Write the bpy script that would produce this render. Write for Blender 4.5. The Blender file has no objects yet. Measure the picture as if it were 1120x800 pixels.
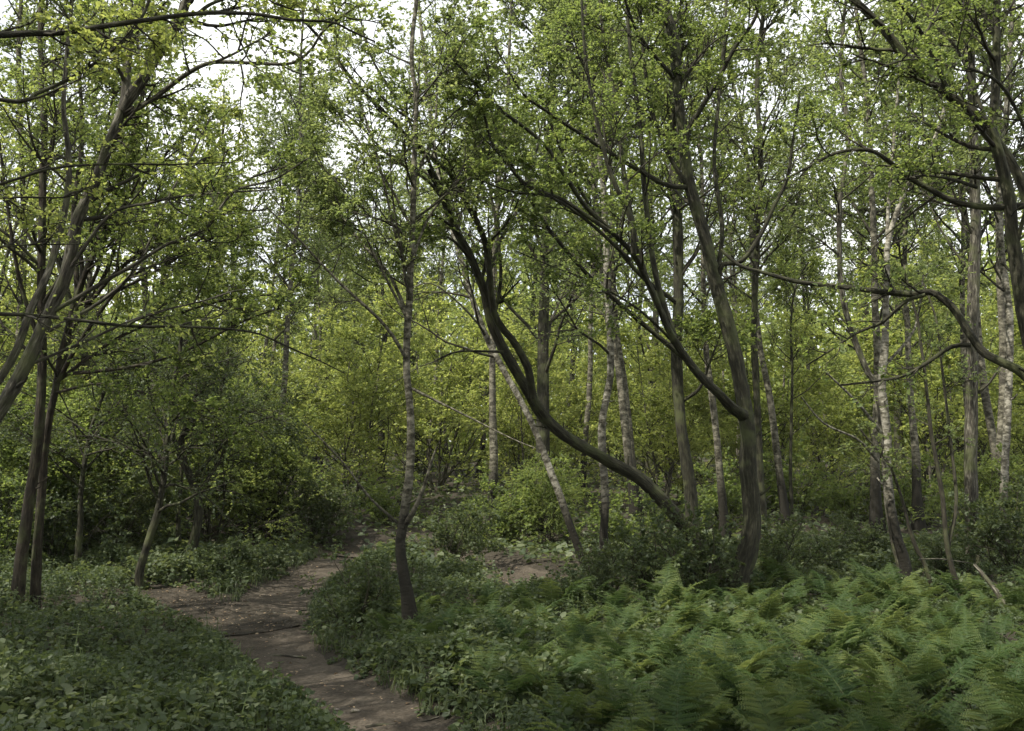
import bpy, math, random
import numpy as np

C = bpy.context.scene.collection
SC = bpy.context.scene
R = math.radians
PI = math.pi
rng = np.random.default_rng(7)

# ------------------------------------------------------------------ camera
F = 1076.0            # focal length in pixels of the 1120 px wide photograph
CAM_H = 1.7
PITCH = R(7.7)
cam = bpy.data.cameras.new("camera")
cam.sensor_width = 36.0
cam.lens = F / 1120.0 * 36.0
cam.clip_start = 0.05
cam.clip_end = 2000.0
camo = bpy.data.objects.new("camera", cam)
C.objects.link(camo)
camo.location = (0, 0, CAM_H)
camo.rotation_euler = (PI / 2 + PITCH, 0, 0)
SC.camera = camo
FW = np.array([0, math.cos(PITCH), math.sin(PITCH)])
UP = np.array([0, -math.sin(PITCH), math.cos(PITCH)])
RT = np.array([1.0, 0, 0])
CAM = np.array([0, 0, CAM_H])


def ray(px, py):
    return FW + (px - 560) / F * RT - (py - 400) / F * UP


def at(px, py, Y):
    d = ray(px, py)
    return CAM + d * (Y / d[1])


# ------------------------------------------------------------------ terrain
def sm(x):
    x = np.clip(x, 0, 1)
    return x * x * (3 - 2 * x)


def h_base(x, y):
    x = np.asarray(x, float)
    y = np.asarray(y, float)
    z = 0.035 * np.maximum(0, y - 11) ** 1.0 * sm((y - 9) / 6)
    z = z + 0.055 * np.maximum(0, y - 23) * sm((y - 21) / 6)
    z = np.where(y > 70, z * 0 + (0.035 * 59 + 0.055 * 47) + (y - 70) * 0.02, z)
    z = z + 0.10 * np.sin(x * 0.55 + 0.4) * np.cos(y * 0.43 + 1.1) + 0.05 * np.sin(x * 1.3 + y * 0.9) + 0.02 * np.sin(x * 3.1 - y * 2.3)
    z = z + 0.25 * sm((-x - 4.0) / 6) * sm((y - 2) / 8)
    return z


def ground_px(px, py):
    d = ray(px, py)
    t = 3.0
    while t < 120:
        p = CAM + d * t
        if p[2] <= h_base(p[0], p[1]):
            return p
        t += 0.02
    return CAM + d * t


def catmull(P, n):
    P = np.asarray(P, float)
    if len(P) == 2:
        t = np.linspace(0, 1, n)[:, None]
        return P[0] * (1 - t) + P[1] * t
    Q = np.vstack([2 * P[0] - P[1], P, 2 * P[-1] - P[-2]])
    seg = np.linalg.norm(np.diff(P, axis=0), axis=1)
    cum = np.concatenate([[0], np.cumsum(seg)])
    out = []
    for s in np.linspace(0, cum[-1], n):
        k = min(max(np.searchsorted(cum, s) - 1, 0), len(P) - 2)
        u = (s - cum[k]) / max(seg[k], 1e-9)
        a, b, c, d = Q[k], Q[k + 1], Q[k + 2], Q[k + 3]
        out.append(0.5 * (2 * b + (c - a) * u + (2 * a - 5 * b + 4 * c - d) * u * u + (3 * b - a - 3 * c + d) * u ** 3))
    return np.array(out)


def gpath(pts, widths, n=90):
    P = np.array([ground_px(*p)[:2] for p in pts])
    PW = np.hstack([P, np.array(widths, float)[:, None]])
    return catmull(PW, n)


# main path winds from the bottom of the view to a junction; a second one crosses behind
PATHS = [
    gpath([(480, 840), (440, 800), (403, 766), (355, 740), (318, 718), (296, 698), (286, 680), (298, 658), (322, 638), (350, 620), (392, 602)],
          [0.6, 0.68, 0.8, 0.85, 0.88, 0.98, 1.1, 1.15, 1.1, 1.1, 1.3]),
    gpath([(60, 584), (150, 590), (215, 592), (270, 594), (330, 600), (395, 602), (430, 590)], [0.8, 0.9, 1.0, 1.0, 1.4, 1.6, 1.0]),
    gpath([(175, 640), (205, 655), (245, 672), (285, 684)], [0.7, 1.0, 1.1, 0.9], 40),
    gpath([(470, 606), (530, 618), (590, 633), (650, 648), (720, 660)], [0.8, 1.2, 1.6, 1.5, 0.8], 50),
]


def path_d(x, y):
    """distance to the nearest path edge (negative inside)"""
    x = np.asarray(x, float).ravel()
    y = np.asarray(y, float).ravel()
    best = np.full(x.shape, 1e9)
    for Pw in PATHS:
        for i in range(0, len(Pw), 1):
            d = np.hypot(x - Pw[i, 0], y - Pw[i, 1]) - Pw[i, 2] * 0.5
            best = np.minimum(best, d)
    return best


def h_ground(x, y):
    sh = np.shape(x)
    d = path_d(x, y).reshape(sh)
    return h_base(x, y) - 0.10 * (1 - sm((d + 0.1) / 0.45))


# ------------------------------------------------------------------ objects
def link(name, data, parent=None):
    o = bpy.data.objects.new(name, data)
    C.objects.link(o)
    if parent is not None:
        o.parent = parent
    return o


def tag(o, label=None, cat=None, group=None, kind=None):
    if label:
        o["label"] = label
    if cat:
        o["category"] = cat
    if group:
        o["group"] = group
    if kind:
        o["kind"] = kind
    return o


def thing(name, label, cat, loc=(0, 0, 0), rz=0, group=None):
    o = link(name, None)
    o.empty_display_size = 0.2
    o.location = loc
    o.rotation_euler = (0, 0, rz)
    return tag(o, label, cat, group)


def dup(root, loc, rz, s=1.0, label=None, group=None, tilt=(0, 0)):
    r = root.copy()
    C.objects.link(r)
    r.location = loc
    r.rotation_euler = (tilt[0], tilt[1], rz)
    r.scale = (s, s, s)
    if label:
        r["label"] = label
    if group:
        r["group"] = group
    for ch in list(root.children):
        c = ch.copy()
        C.objects.link(c)
        c.parent = r
    return r


class MB:
    """mesh builder on numpy blocks: verts, quads/tris, material index, rnd + bark attributes"""

    def __init__(s):
        s.v = []
        s.f = []       # (faces array (m,k), mat)
        s.rnd = []
        s.bark = []
        s.n = 0

    def add(s, V, Fs, mat=0, rnd=None, bark=None):
        V = np.asarray(V, np.float32).reshape(-1, 3)
        Fs = np.asarray(Fs, np.int64)
        s.v.append(V)
        s.f.append((Fs + s.n, mat))
        s.rnd.append(np.zeros(len(V), np.float32) if rnd is None else np.asarray(rnd, np.float32))
        s.bark.append(np.zeros((len(V), 3), np.float32) if bark is None else np.asarray(bark, np.float32))
        s.n += len(V)

    def mesh(s, name, mats, origin=None, smooth=False):
        me = bpy.data.meshes.new(name)
        V = np.concatenate(s.v) if s.v else np.zeros((0, 3), np.float32)
        if origin is not None:
            V = V - np.asarray(origin, np.float32)
        loops = np.concatenate([f.ravel() for f, m in s.f]).astype(np.int32)
        sizes = np.concatenate([np.full(len(f), f.shape[1], np.int32) for f, m in s.f])
        mi = np.concatenate([np.full(len(f), m, np.int32) for f, m in s.f])
        starts = np.concatenate([[0], np.cumsum(sizes)[:-1]]).astype(np.int32)
        me.vertices.add(len(V))
        me.vertices.foreach_set("co", V.astype(np.float32).ravel())
        me.loops.add(len(loops))
        me.loops.foreach_set("vertex_index", loops)
        me.polygons.add(len(sizes))
        me.polygons.foreach_set("loop_start", starts)
        me.polygons.foreach_set("material_index", mi)
        if smooth:
            me.polygons.foreach_set("use_smooth", np.ones(len(sizes), bool))
        a = me.attributes.new("rnd", "FLOAT", "POINT")
        a.data.foreach_set("value", np.concatenate(s.rnd))
        b = me.attributes.new("bark", "FLOAT_VECTOR", "POINT")
        b.data.foreach_set("vector", np.concatenate(s.bark).astype(np.float32).ravel())
        for m in mats:
            me.materials.append(m)
        me.update(calc_edges=True)
        return me

    def build(s, name, mats, parent=None, origin=None, smooth=False):
        o = link(name, s.mesh(name, mats, origin, smooth), parent)
        if parent is None and origin is not None:
            o.location = origin
        return o


def norm(v):
    return v / np.maximum(np.linalg.norm(v, axis=-1, keepdims=True), 1e-9)


def tubes(mb, P, Rd, sides, mat=0, rnd0=0.0, rough=0.0, lobe=0.0):
    """P (B,n,3) polylines, Rd (B,n) radii -> tapered tubes"""
    P = np.asarray(P, float)
    B, n, _ = P.shape
    if B == 0:
        return
    T = np.gradient(P, axis=1)
    T = norm(T)
    mean = norm(P[:, -1] - P[:, 0])
    ref = np.where(np.abs(mean[:, 2:3]) < 0.8, np.array([[0, 0, 1.0]]), np.array([[0.31, 0.95, 0.0]]))
    ref = np.repeat(ref[:, None], n, 1)
    U = norm(np.cross(T, ref))
    W = np.cross(T, U)
    th = np.arange(sides) / sides * 2 * PI
    c, s_ = np.cos(th), np.sin(th)
    rad = Rd[:, :, None] * np.ones(sides)
    if rough > 0:
        rad = rad * (1 + rough * rng.standard_normal((B, n, sides)))
    if lobe:            # root buttresses at the foot, swellings and hollows higher up
        tt = np.linspace(0, 1, n)[None, :, None]
        ph = rng.random((B, 1, 1)) * 6
        rad = rad * (1 + lobe * np.exp(-tt * 26) * (0.8 + np.sin(3 * th + ph) + 0.5 * np.sin(5 * th - ph)))
        rad = rad * (1 + 0.07 * np.sin(2 * th + 9 * tt + ph) * np.sin(23 * tt + ph) + 0.05 * np.sin(3 * th - 31 * tt + ph))
    V = P[:, :, None] + rad[..., None] * (U[:, :, None] * c[None, None, :, None] + W[:, :, None] * s_[None, None, :, None])
    seg = np.concatenate([np.zeros((B, 1)), np.cumsum(np.linalg.norm(np.diff(P, axis=1), axis=2), axis=1)], 1)
    off = rng.random((B, 1, 1)) * 40
    bark = np.stack([np.broadcast_to(Rd[:, :, None] * c, V.shape[:3]), np.broadcast_to(Rd[:, :, None] * s_, V.shape[:3]),
                     np.broadcast_to(seg[:, :, None] + off, V.shape[:3])], -1)
    idx = np.arange(B * n * sides).reshape(B, n, sides)
    a = idx[:, :-1]
    b = idx[:, 1:]
    Fq = np.stack([a, np.roll(a, -1, 2), np.roll(b, -1, 2), b], -1).reshape(-1, 4)
    mb.add(V.reshape(-1, 3), Fq, mat, np.full(B * n * sides, rnd0), bark.reshape(-1, 3))


# leaf templates: (along, across, lift)
OVATE = (np.array([(0, 0, 0), (.30, .36, .10), (.68, .28, .06), (1, 0, -.08), (.68, -.28, .06), (.30, -.36, .10)]),
         np.array([(0, 1, 2, 3), (0, 3, 4, 5)]))
RHOMB = (np.array([(0, 0, 0), (.42, .30, .06), (1, 0, -.05), (.42, -.30, .06)]), np.array([(0, 1, 2), (0, 2, 3)]))


def leaves(mb, P, D, N, L, tpl=OVATE, mat=1, rnd=None, wid=1.0):
    """P base points, D axis, N normal, L lengths"""
    P = np.asarray(P, float)
    n = len(P)
    if n == 0:
        return
    D = norm(D)
    S = norm(np.cross(N, D))
    N2 = np.cross(D, S)
    tv, tf = tpl
    L = np.broadcast_to(np.asarray(L, float), (n,))
    V = P[:, None] + L[:, None, None] * (tv[None, :, 0:1] * D[:, None] + wid * tv[None, :, 1:2] * S[:, None] + tv[None, :, 2:3] * N2[:, None])
    k = len(tv)
    Fs = (tf[None] + (np.arange(n) * k)[:, None, None]).reshape(-1, tf.shape[1])
    r = rng.random(n) if rnd is None else rnd
    mb.add(V.reshape(-1, 3), Fs, mat, np.repeat(r, k))


def grow(P0, D0, L, n, wob=0.15, trop=0.05):
    B = len(P0)
    D = norm(np.asarray(D0, float))
    P = np.asarray(P0, float)
    out = [P]
    st = (np.asarray(L) / n)[:, None]
    for i in range(n):
        D = norm(D + wob * rng.standard_normal((B, 3)) + np.array([0, 0, trop]))
        P = P + D * st
        out.append(P)
    return np.stack(out, 1)


def children(P, Rd, k, t0, t1, a0, a1, flat=0.0):
    """k children on each of the B polylines; returns pos, dir, radius, parent t"""
    B, n, _ = P.shape
    t = t0 + (t1 - t0) * rng.random((B, k)) ** 0.9
    x = t * (n - 1)
    i = np.clip(x.astype(int), 0, n - 2)
    u = (x - i)[..., None]
    bi = np.arange(B)[:, None]
    pos = P[bi, i] * (1 - u) + P[bi, i + 1] * u
    T = norm(P[bi, i + 1] - P[bi, i])
    r = Rd[bi, i] * (1 - u[..., 0]) + Rd[bi, i + 1] * u[..., 0]
    rv = rng.standard_normal((B, k, 3))
    rv[..., 2] *= (1 - flat)
    perp = norm(rv - (rv * T).sum(-1, keepdims=True) * T)
    a = a0 + (a1 - a0) * rng.random((B, k, 1))
    D = T * np.cos(a) + perp * np.sin(a)
    return pos.reshape(-1, 3), D.reshape(-1, 3), r.reshape(-1), t.reshape(-1)


def taper(r0, n, end=0.25):
    return np.asarray(r0)[:, None] * np.linspace(1, end, n)[None]


def leaf_on(mb, P, per, size, tpl=OVATE, mat=1, t0=0.15, flatn=1.7, droop=0.2):
    B, n, _ = P.shape
    t = t0 + (1 - t0) * rng.random((B, per))
    x = t * (n - 1)
    i = np.clip(x.astype(int), 0, n - 2)
    u = (x - i)[..., None]
    bi = np.arange(B)[:, None]
    pos = (P[bi, i] * (1 - u) + P[bi, i + 1] * u).reshape(-1, 3)
    T = norm(P[bi, i + 1] - P[bi, i]).reshape(-1, 3)
    m = len(pos)
    D = norm(T * 0.8 + 0.8 * rng.standard_normal((m, 3)) * np.array([1, 1, 0.6]) + np.array([0, 0, -droop]))
    N = norm(rng.standard_normal((m, 3)) + np.array([0, 0, flatn]))
    L = size * (0.5 + 0.9 * rng.random(m))
    # leaf tone follows its twig a little, so a spray reads light or dark
    base = np.repeat(rng.random(B), per)
    leaves(mb, pos, D, N, L, tpl, mat, np.clip(0.55 * base + 0.45 * rng.random(m), 0, 1))


def crown(mb, limbs, n1, L1, t0=0.3, t1=0.98, ang=(0.6, 1.15), trop=0.06, k2=6, k3=5, per=14, leaf=0.05, l2=0.5, l3=0.45,
          wob=0.13, flat=0.35, r1=0.5, tpl=OVATE, maxr=0.03):
    """boughs, twigs and leaves on a list of (pts, radii) limbs"""
    for (P, Rd), nn, LL in zip(limbs, n1 if hasattr(n1, '__len__') else [n1] * len(limbs), L1 if hasattr(L1, '__len__') else [L1] * len(limbs)):
        if nn <= 0:
            continue
        pos, D, r, t = children(P[None], Rd[None], nn, t0, t1, ang[0], ang[1], flat)
        ln = LL * (1.1 - 0.65 * t) * (0.6 + 0.7 * rng.random(len(t)))
        P1 = grow(pos, D, ln, 8, wob, trop)
        R1 = taper(np.clip(r * r1, 0.009, maxr), 9, 0.3)
        tubes(mb, P1, R1, 5)
        pos, D, r, t = children(P1, R1, k2, 0.2, 0.97, 0.5, 1.1, min(0.9, flat + 0.4))
        ln2 = np.repeat(ln, k2) * l2 * (1.1 - 0.6 * t) * (0.6 + 0.8 * rng.random(len(t)))
        P2 = grow(pos, D, ln2, 5, wob * 1.1, trop * 0.3 - 0.015)
        R2 = taper(np.clip(r * 0.7, 0.0045, 0.014), 6, 0.4)
        tubes(mb, P2, R2, 4)
        pos, D, r, t = children(P2, R2, k3, 0.15, 1.0, 0.4, 1.1, min(0.9, flat + 0.4))
        ln3 = np.repeat(ln2, k3) * l3 * (0.7 + 0.8 * rng.random(len(t))) + 0.08
        P3 = grow(pos, D, ln3, 3, wob * 1.2, -0.05)
        R3 = taper(np.clip(r * 0.6, 0.0016, 0.006), 4, 0.5)
        tubes(mb, P3, R3, 3)
        leaf_on(mb, P3, per, leaf, tpl)
        leaf_on(mb, P2, max(2, per // 4), leaf, tpl, t0=0.5)


# ------------------------------------------------------------------ materials
def mat(name):
    m = bpy.data.materials.new(name)
    m.use_nodes = True
    nt = m.node_tree
    for n in list(nt.nodes):
        nt.nodes.remove(n)
    out = nt.nodes.new("ShaderNodeOutputMaterial")
    return m, nt, out


def nd(nt, typ, **kw):
    n = nt.nodes.new(typ)
    for k, v in kw.items():
        if k.startswith("i_"):
            key = k[2:]
            key = int(key) if key.isdigit() else key.replace("_", " ")
            n.inputs[key].default_value = v
        else:
            setattr(n, k, v)
    return n


def ramp(nt, stops):
    n = nt.nodes.new("ShaderNodeValToRGB")
    e = n.color_ramp.elements
    while len(e) < len(stops):
        e.new(0.5)
    for el, (p, c) in zip(e, stops):
        el.position = p
        el.color = (*c, 1)
    return n


def leaf_mat(name, cols, trans, rough=0.45, spec=0.4, tmix=0.45):
    m, nt, out = mat(name)
    L = nt.links.new
    at_ = nd(nt, "ShaderNodeAttribute", attribute_name="rnd")
    oi = nd(nt, "ShaderNodeObjectInfo")
    mr = nd(nt, "ShaderNodeMath", operation="MULTIPLY_ADD")
    L(oi.outputs["Random"], mr.inputs[0])
    mr.inputs[1].default_value = 0.30
    mr.inputs[2].default_value = -0.15
    ad = nd(nt, "ShaderNodeMath", operation="ADD", use_clamp=True)
    L(at_.outputs["Fac"], ad.inputs[0])
    L(mr.outputs[0], ad.inputs[1])
    rp = ramp(nt, [(i / (len(cols) - 1), c) for i, c in enumerate(cols)])
    L(ad.outputs[0], rp.inputs[0])
    rt = ramp(nt, [(i / (len(trans) - 1), c) for i, c in enumerate(trans)])
    L(ad.outputs[0], rt.inputs[0])
    p = nd(nt, "ShaderNodeBsdfPrincipled")
    L(rp.outputs[0], p.inputs["Base Color"])
    p.inputs["Roughness"].default_value = rough
    p.inputs["Specular IOR Level"].default_value = spec
    t = nd(nt, "ShaderNodeBsdfTranslucent")
    L(rt.outputs[0], t.inputs["Color"])
    mx = nd(nt, "ShaderNodeMixShader")
    mx.inputs[0].default_value = tmix
    L(p.outputs[0], mx.inputs[1])
    L(t.outputs[0], mx.inputs[2])
    L(mx.outputs[0], out.inputs[0])
    return m


def bark_mat(name, c0, c1, c2, style="fissure", bump=0.5):
    m, nt, out = mat(name)
    L = nt.links.new
    a = nd(nt, "ShaderNodeAttribute", attribute_name="bark")
    mp = nd(nt, "ShaderNodeMapping")
    mp.inputs["Scale"].default_value = (1, 1, 0.16) if style == "fissure" else (0.6, 0.6, 1.1)
    L(a.outputs["Vector"], mp.inputs[0])
    n1 = nd(nt, "ShaderNodeTexNoise", i_Scale=38.0 if style == "fissure" else 14.0, i_Detail=5.0, i_Roughness=0.65)
    L(mp.outputs[0], n1.inputs[0])
    n2 = nd(nt, "ShaderNodeTexNoise", i_Scale=3.2, i_Detail=4.0)
    L(a.outputs["Vector"], n2.inputs[0])
    if style == "fissure":
        r1 = ramp(nt, [(0.36, c0), (0.55, c1), (0.72, c2)])
    else:
        r1 = ramp(nt, [(0.34, c0), (0.46, c1), (0.62, c2)])
    L(n1.outputs[0], r1.inputs[0])
    # algae and lichen blotches
    r2 = ramp(nt, [(0.50, (0, 0, 0)), (0.66, (1, 1, 1))])
    L(n2.outputs[0], r2.inputs[0])
    mx = nd(nt, "ShaderNodeMixRGB")
    mx.inputs[2].default_value = (0.075, 0.085, 0.035, 1) if style == "fissure" else (0.055, 0.05, 0.04, 1)
    ml = nd(nt, "ShaderNodeMath", operation="MULTIPLY")
    ml.inputs[1].default_value = 0.75
    L(r2.outputs[0], ml.inputs[0])
    L(ml.outputs[0], mx.inputs[0])
    L(r1.outputs[0], mx.inputs[1])
    if style != "fissure":          # birches are dark and rough at the foot
        tc = nd(nt, "ShaderNodeTexCoord")
        sx = nd(nt, "ShaderNodeSeparateXYZ")
        L(tc.outputs["Object"], sx.inputs[0])
        zz = nd(nt, "ShaderNodeMath", operation="MULTIPLY_ADD")
        L(n1.outputs[0], zz.inputs[0])
        zz.inputs[1].default_value = -2.4
        L(sx.outputs[2], zz.inputs[2])
        rf = ramp(nt, [(0.0, (1, 1, 1)), (0.45, (0, 0, 0))])
        L(zz.outputs[0], rf.inputs[0])
        m2 = nd(nt, "ShaderNodeMixRGB")
        m2.inputs[2].default_value = (0.015, 0.0135, 0.009, 1)
        L(rf.outputs[0], m2.inputs[0])
        L(mx.outputs[0], m2.inputs[1])
        mx = m2
    p = nd(nt, "ShaderNodeBsdfPrincipled")
    p.inputs["Roughness"].default_value = 0.85
    p.inputs["Specular IOR Level"].default_value = 0.25
    L(mx.outputs[0], p.inputs["Base Color"])
    b = nd(nt, "ShaderNodeBump", i_Strength=min(1.0, bump * 1.7), i_Distance=0.03)
    L(n1.outputs[0], b.inputs["Height"])
    L(b.outputs[0], p.inputs["Normal"])
    L(p.outputs[0], out.inputs[0])
    return m


def earth_mat(name, stops, scale=3.0, fine=60.0, bump=0.6):
    m, nt, out = mat(name)
    L = nt.links.new
    tc = nd(nt, "ShaderNodeTexCoord")
    n1 = nd(nt, "ShaderNodeTexNoise", i_Scale=scale, i_Detail=8.0, i_Roughness=0.7)
    L(tc.outputs["Object"], n1.inputs[0])
    n2 = nd(nt, "ShaderNodeTexVoronoi", i_Scale=fine)
    L(tc.outputs["Object"], n2.inputs["Vector"])
    n3 = nd(nt, "ShaderNodeTexNoise", i_Scale=fine * 0.7, i_Detail=4.0)
    L(tc.outputs["Object"], n3.inputs[0])
    mx0 = nd(nt, "ShaderNodeMath", operation="MULTIPLY_ADD")
    L(n3.outputs[0], mx0.inputs[0])
    mx0.inputs[1].default_value = 0.5
    ad = nd(nt, "ShaderNodeMath", operation="MULTIPLY")
    L(n1.outputs[0], ad.inputs[0])
    ad.inputs[1].default_value = 0.6
    L(ad.outputs[0], mx0.inputs[2])
    rp = ramp(nt, stops)
    L(mx0.outputs[0], rp.inputs[0])
    p = nd(nt, "ShaderNodeBsdfPrincipled")
    p.inputs["Roughness"].default_value = 0.95
    p.inputs["Specular IOR Level"].default_value = 0.15
    L(rp.outputs[0], p.inputs["Base Color"])
    b = nd(nt, "ShaderNodeBump", i_Strength=bump, i_Distance=0.03)
    L(n3.outputs[0], b.inputs["Height"])
    L(b.outputs[0], p.inputs["Normal"])
    L(p.outputs[0], out.inputs[0])
    return m


M = {}
M['soil'] = earth_mat('woodland soil', [(0.34, (0.013, 0.011, 0.008)), (0.52, (0.030, 0.026, 0.019)), (0.70, (0.068, 0.057, 0.043))])
M['path'] = earth_mat('trodden earth', [(0.30, (0.024, 0.0195, 0.014)), (0.52, (0.048, 0.040, 0.030)), (0.74, (0.105, 0.089, 0.068))], 2.2, 45)
M['oak_bark'] = bark_mat('dark fissured bark', (0.009, 0.0085, 0.005), (0.031, 0.030, 0.018), (0.080, 0.078, 0.048))
M['grey_bark'] = bark_mat('grey bark', (0.016, 0.014, 0.01), (0.075, 0.069, 0.051), (0.28, 0.265, 0.21))
M['red_bark'] = bark_mat('red brown bark', (0.011, 0.009, 0.006), (0.034, 0.028, 0.018), (0.082, 0.069, 0.048))
M['birch_bark'] = bark_mat('birch bark', (0.02, 0.018, 0.012), (0.10, 0.093, 0.068), (0.31, 0.295, 0.24), "birch")
M['dull_birch'] = bark_mat('dull birch bark', (0.015, 0.013, 0.008), (0.060, 0.056, 0.038), (0.20, 0.187, 0.14), "birch")
M['twig'] = bark_mat('twig bark', (0.014, 0.012, 0.008), (0.032, 0.029, 0.019), (0.06, 0.055, 0.037), bump=0.1)
M['dead_wood'] = bark_mat('weathered dead wood', (0.10, 0.085, 0.065), (0.24, 0.21, 0.17), (0.36, 0.33, 0.28))
M['leaf_oak'] = leaf_mat('oak leaf', [(0.062, 0.09, 0.03), (0.092, 0.128, 0.04), (0.135, 0.165, 0.055)],
    [(0.18, 0.25, 0.055), (0.3, 0.38, 0.085), (0.45, 0.5, 0.125)], 0.5, 0.3, 0.52)
M['leaf_birch'] = leaf_mat('birch leaf', [(0.066, 0.095, 0.038), (0.095, 0.128, 0.05), (0.135, 0.16, 0.066)],
    [(0.19, 0.26, 0.07), (0.31, 0.38, 0.11), (0.43, 0.48, 0.155)], 0.5, 0.3, 0.52)
M['leaf_young'] = leaf_mat('fresh yellow green leaf', [(0.115, 0.155, 0.045), (0.165, 0.205, 0.06), (0.225, 0.25, 0.085)],
    [(0.34, 0.42, 0.085), (0.49, 0.55, 0.125), (0.63, 0.66, 0.18)], 0.5, 0.3, 0.5)  # young leaf, its colour brightened further for the sunlit glow of the glade
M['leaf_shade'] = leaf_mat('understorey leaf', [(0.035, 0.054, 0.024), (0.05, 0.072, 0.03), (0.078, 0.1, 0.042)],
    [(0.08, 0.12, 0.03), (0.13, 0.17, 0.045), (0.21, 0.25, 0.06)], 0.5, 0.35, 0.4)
M['leaf_cover'] = leaf_mat('ground cover leaf', [(0.032, 0.05, 0.022), (0.055, 0.078, 0.034), (0.115, 0.138, 0.07)],
    [(0.09, 0.13, 0.035), (0.15, 0.19, 0.055), (0.24, 0.28, 0.09)], 0.55, 0.3, 0.35)
M['fern'] = leaf_mat('bracken frond', [(0.030, 0.058, 0.018), (0.053, 0.086, 0.027), (0.115, 0.145, 0.048)],
    [(0.08, 0.13, 0.035), (0.145, 0.20, 0.05), (0.27, 0.31, 0.08)], 0.6, 0.2, 0.4)
M['fern_stem'] = leaf_mat('bracken stem', [(0.07, 0.10, 0.03), (0.10, 0.12, 0.04)], [(0.05, 0.08, 0.02), (0.06, 0.09, 0.03)], 0.5, 0.3, 0.1)
M['dead_fern'] = leaf_mat('withered frond', [(0.06, 0.035, 0.016), (0.13, 0.08, 0.035), (0.2, 0.14, 0.07)], [(0.1, 0.06, 0.02), (0.18, 0.11, 0.04)], 0.7, 0.2, 0.25)
M['litter'] = leaf_mat('fallen leaf', [(0.09, 0.06, 0.035), (0.20, 0.14, 0.08), (0.34, 0.27, 0.18)], [(0.1, 0.06, 0.03), (0.15, 0.1, 0.05)], 0.7, 0.3, 0.1)

# ------------------------------------------------------------------ ground and paths
def sheet():
    def axis(lo, hi, fine_lo, fine_hi, step, nfar):
        mid = np.arange(fine_lo, fine_hi + 1e-6, step)
        a = fine_lo - np.geomspace(step, fine_lo - lo, nfar)[::-1]
        b = fine_hi + np.geomspace(step, hi - fine_hi, nfar)
        return np.concatenate([a, mid, b])
    xs = axis(-260, 260, -14, 16, 0.2, 26)
    ys = axis(-120, 420, 3, 34, 0.2, 26)
    X, Y = np.meshgrid(xs, ys)
    d = path_d(X, Y).reshape(X.shape)
    Z = h_base(X, Y) - 0.10 * (1 - sm((d + 0.1) / 0.45)) - 0.05 * (1 - sm((d + 0.25) / 0.2))
    V = np.stack([X, Y, Z], -1).reshape(-1, 3)
    ny, nx = X.shape
    I = np.arange(nx * ny).reshape(ny, nx)
    Q = np.stack([I[:-1, :-1], I[:-1, 1:], I[1:, 1:], I[1:, :-1]], -1).reshape(-1, 4)
    mb = MB()
    mb.add(V, Q)
    tag(mb.build('ground', [M['soil']], smooth=True), kind='structure')


sheet()


def make_path(name, Pw, lift, mt='path'):
    mb = MB()
    n = len(Pw)
    k = 11
    c = Pw[:, :2]
    T = norm(np.gradient(c, axis=0))
    S = np.stack([-T[:, 1], T[:, 0]], 1)
    u = np.linspace(-0.5, 0.5, k)
    jag = 0.06 * np.sin(np.arange(n) * 1.7)[:, None] * np.abs(u)[None] * 2
    XY = c[:, None] + S[:, None] * ((u[None] * (Pw[:, 2:3] + 0.25)) + jag * np.sign(u)[None])[..., None]
    x, y = XY[..., 0], XY[..., 1]
    Z = h_base(x, y) - 0.10 + 0.008 * np.sin(x * 5 + y * 3) + 0.003 * np.sin(x * 17 - y * 13) + lift + 0.03 * (np.abs(u)[None] * 2) ** 3
    V = np.stack([x, y, Z], -1).reshape(-1, 3)
    I = np.arange(n * k).reshape(n, k)
    Q = np.stack([I[:-1, :-1], I[:-1, 1:], I[1:, 1:], I[1:, :-1]], -1).reshape(-1, 4)
    mb.add(V, Q)
    return tag(mb.build(name, [M[mt]], smooth=True), kind='structure')


for i, Pw in enumerate(PATHS):
    make_path('path', Pw, 0.004 * i, 'soil' if i == 2 else 'path')  # left spur takes the darker soil, which also stands in for its shadow

# ------------------------------------------------------------------ traced trees
def trace(pts, Y, d0, d1, n=None, wig=0.0, power=1.0, flare=0.0):
    """polyline through photograph points at depth Y (number, or start and end) -> (points, radii)"""
    k = len(pts)
    Ys = np.linspace(Y[0], Y[1], k) if hasattr(Y, '__len__') else np.full(k, float(Y))
    W = np.array([at(p[0], p[1], y) for p, y in zip(pts, Ys)])
    n = n or max(10, 4 * k)
    P = catmull(W, n)
    t = np.linspace(0, 1, n)
    dist = (P - CAM) @ FW
    dia = d0 + (d1 - d0) * t ** power
    Rd = dia * 0.44 * dist / F
    if flare:
        Rd = Rd * (1 + flare * np.exp(-t * 14))
    if wig:
        s_ = np.concatenate([[0], np.cumsum(np.linalg.norm(np.diff(P, axis=0), axis=1))])[:, None]
        for fq in (2.1, 4.7, 9.3):
            P = P + wig * 1.3 / fq ** 0.5 * np.sin(fq * s_ + rng.random(3) * 6.3) * np.linspace(0.4, 1, n)[:, None]
    return P, Rd


def to_ground(P, Rd, extra=0.25):
    """run the foot of a trunk down into the ground"""
    d = norm(P[0] - P[1])
    d = norm(d * np.array([0.4, 0.4, 1]) + np.array([0, 0, -0.3]))
    z = float(h_base(P[0, 0], P[0, 1])) - extra
    if P[0, 2] > z and d[2] < -0.2:
        s = (P[0, 2] - z) / -d[2]
        m = max(2, int(s / 0.25))
        new = np.array([P[0] + d * s * (m - i) / m for i in range(m)])
        P = np.vstack([new, P])
        Rd = np.concatenate([Rd[0] * np.linspace(1.35, 1.02, m), Rd])
    return P, Rd


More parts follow.
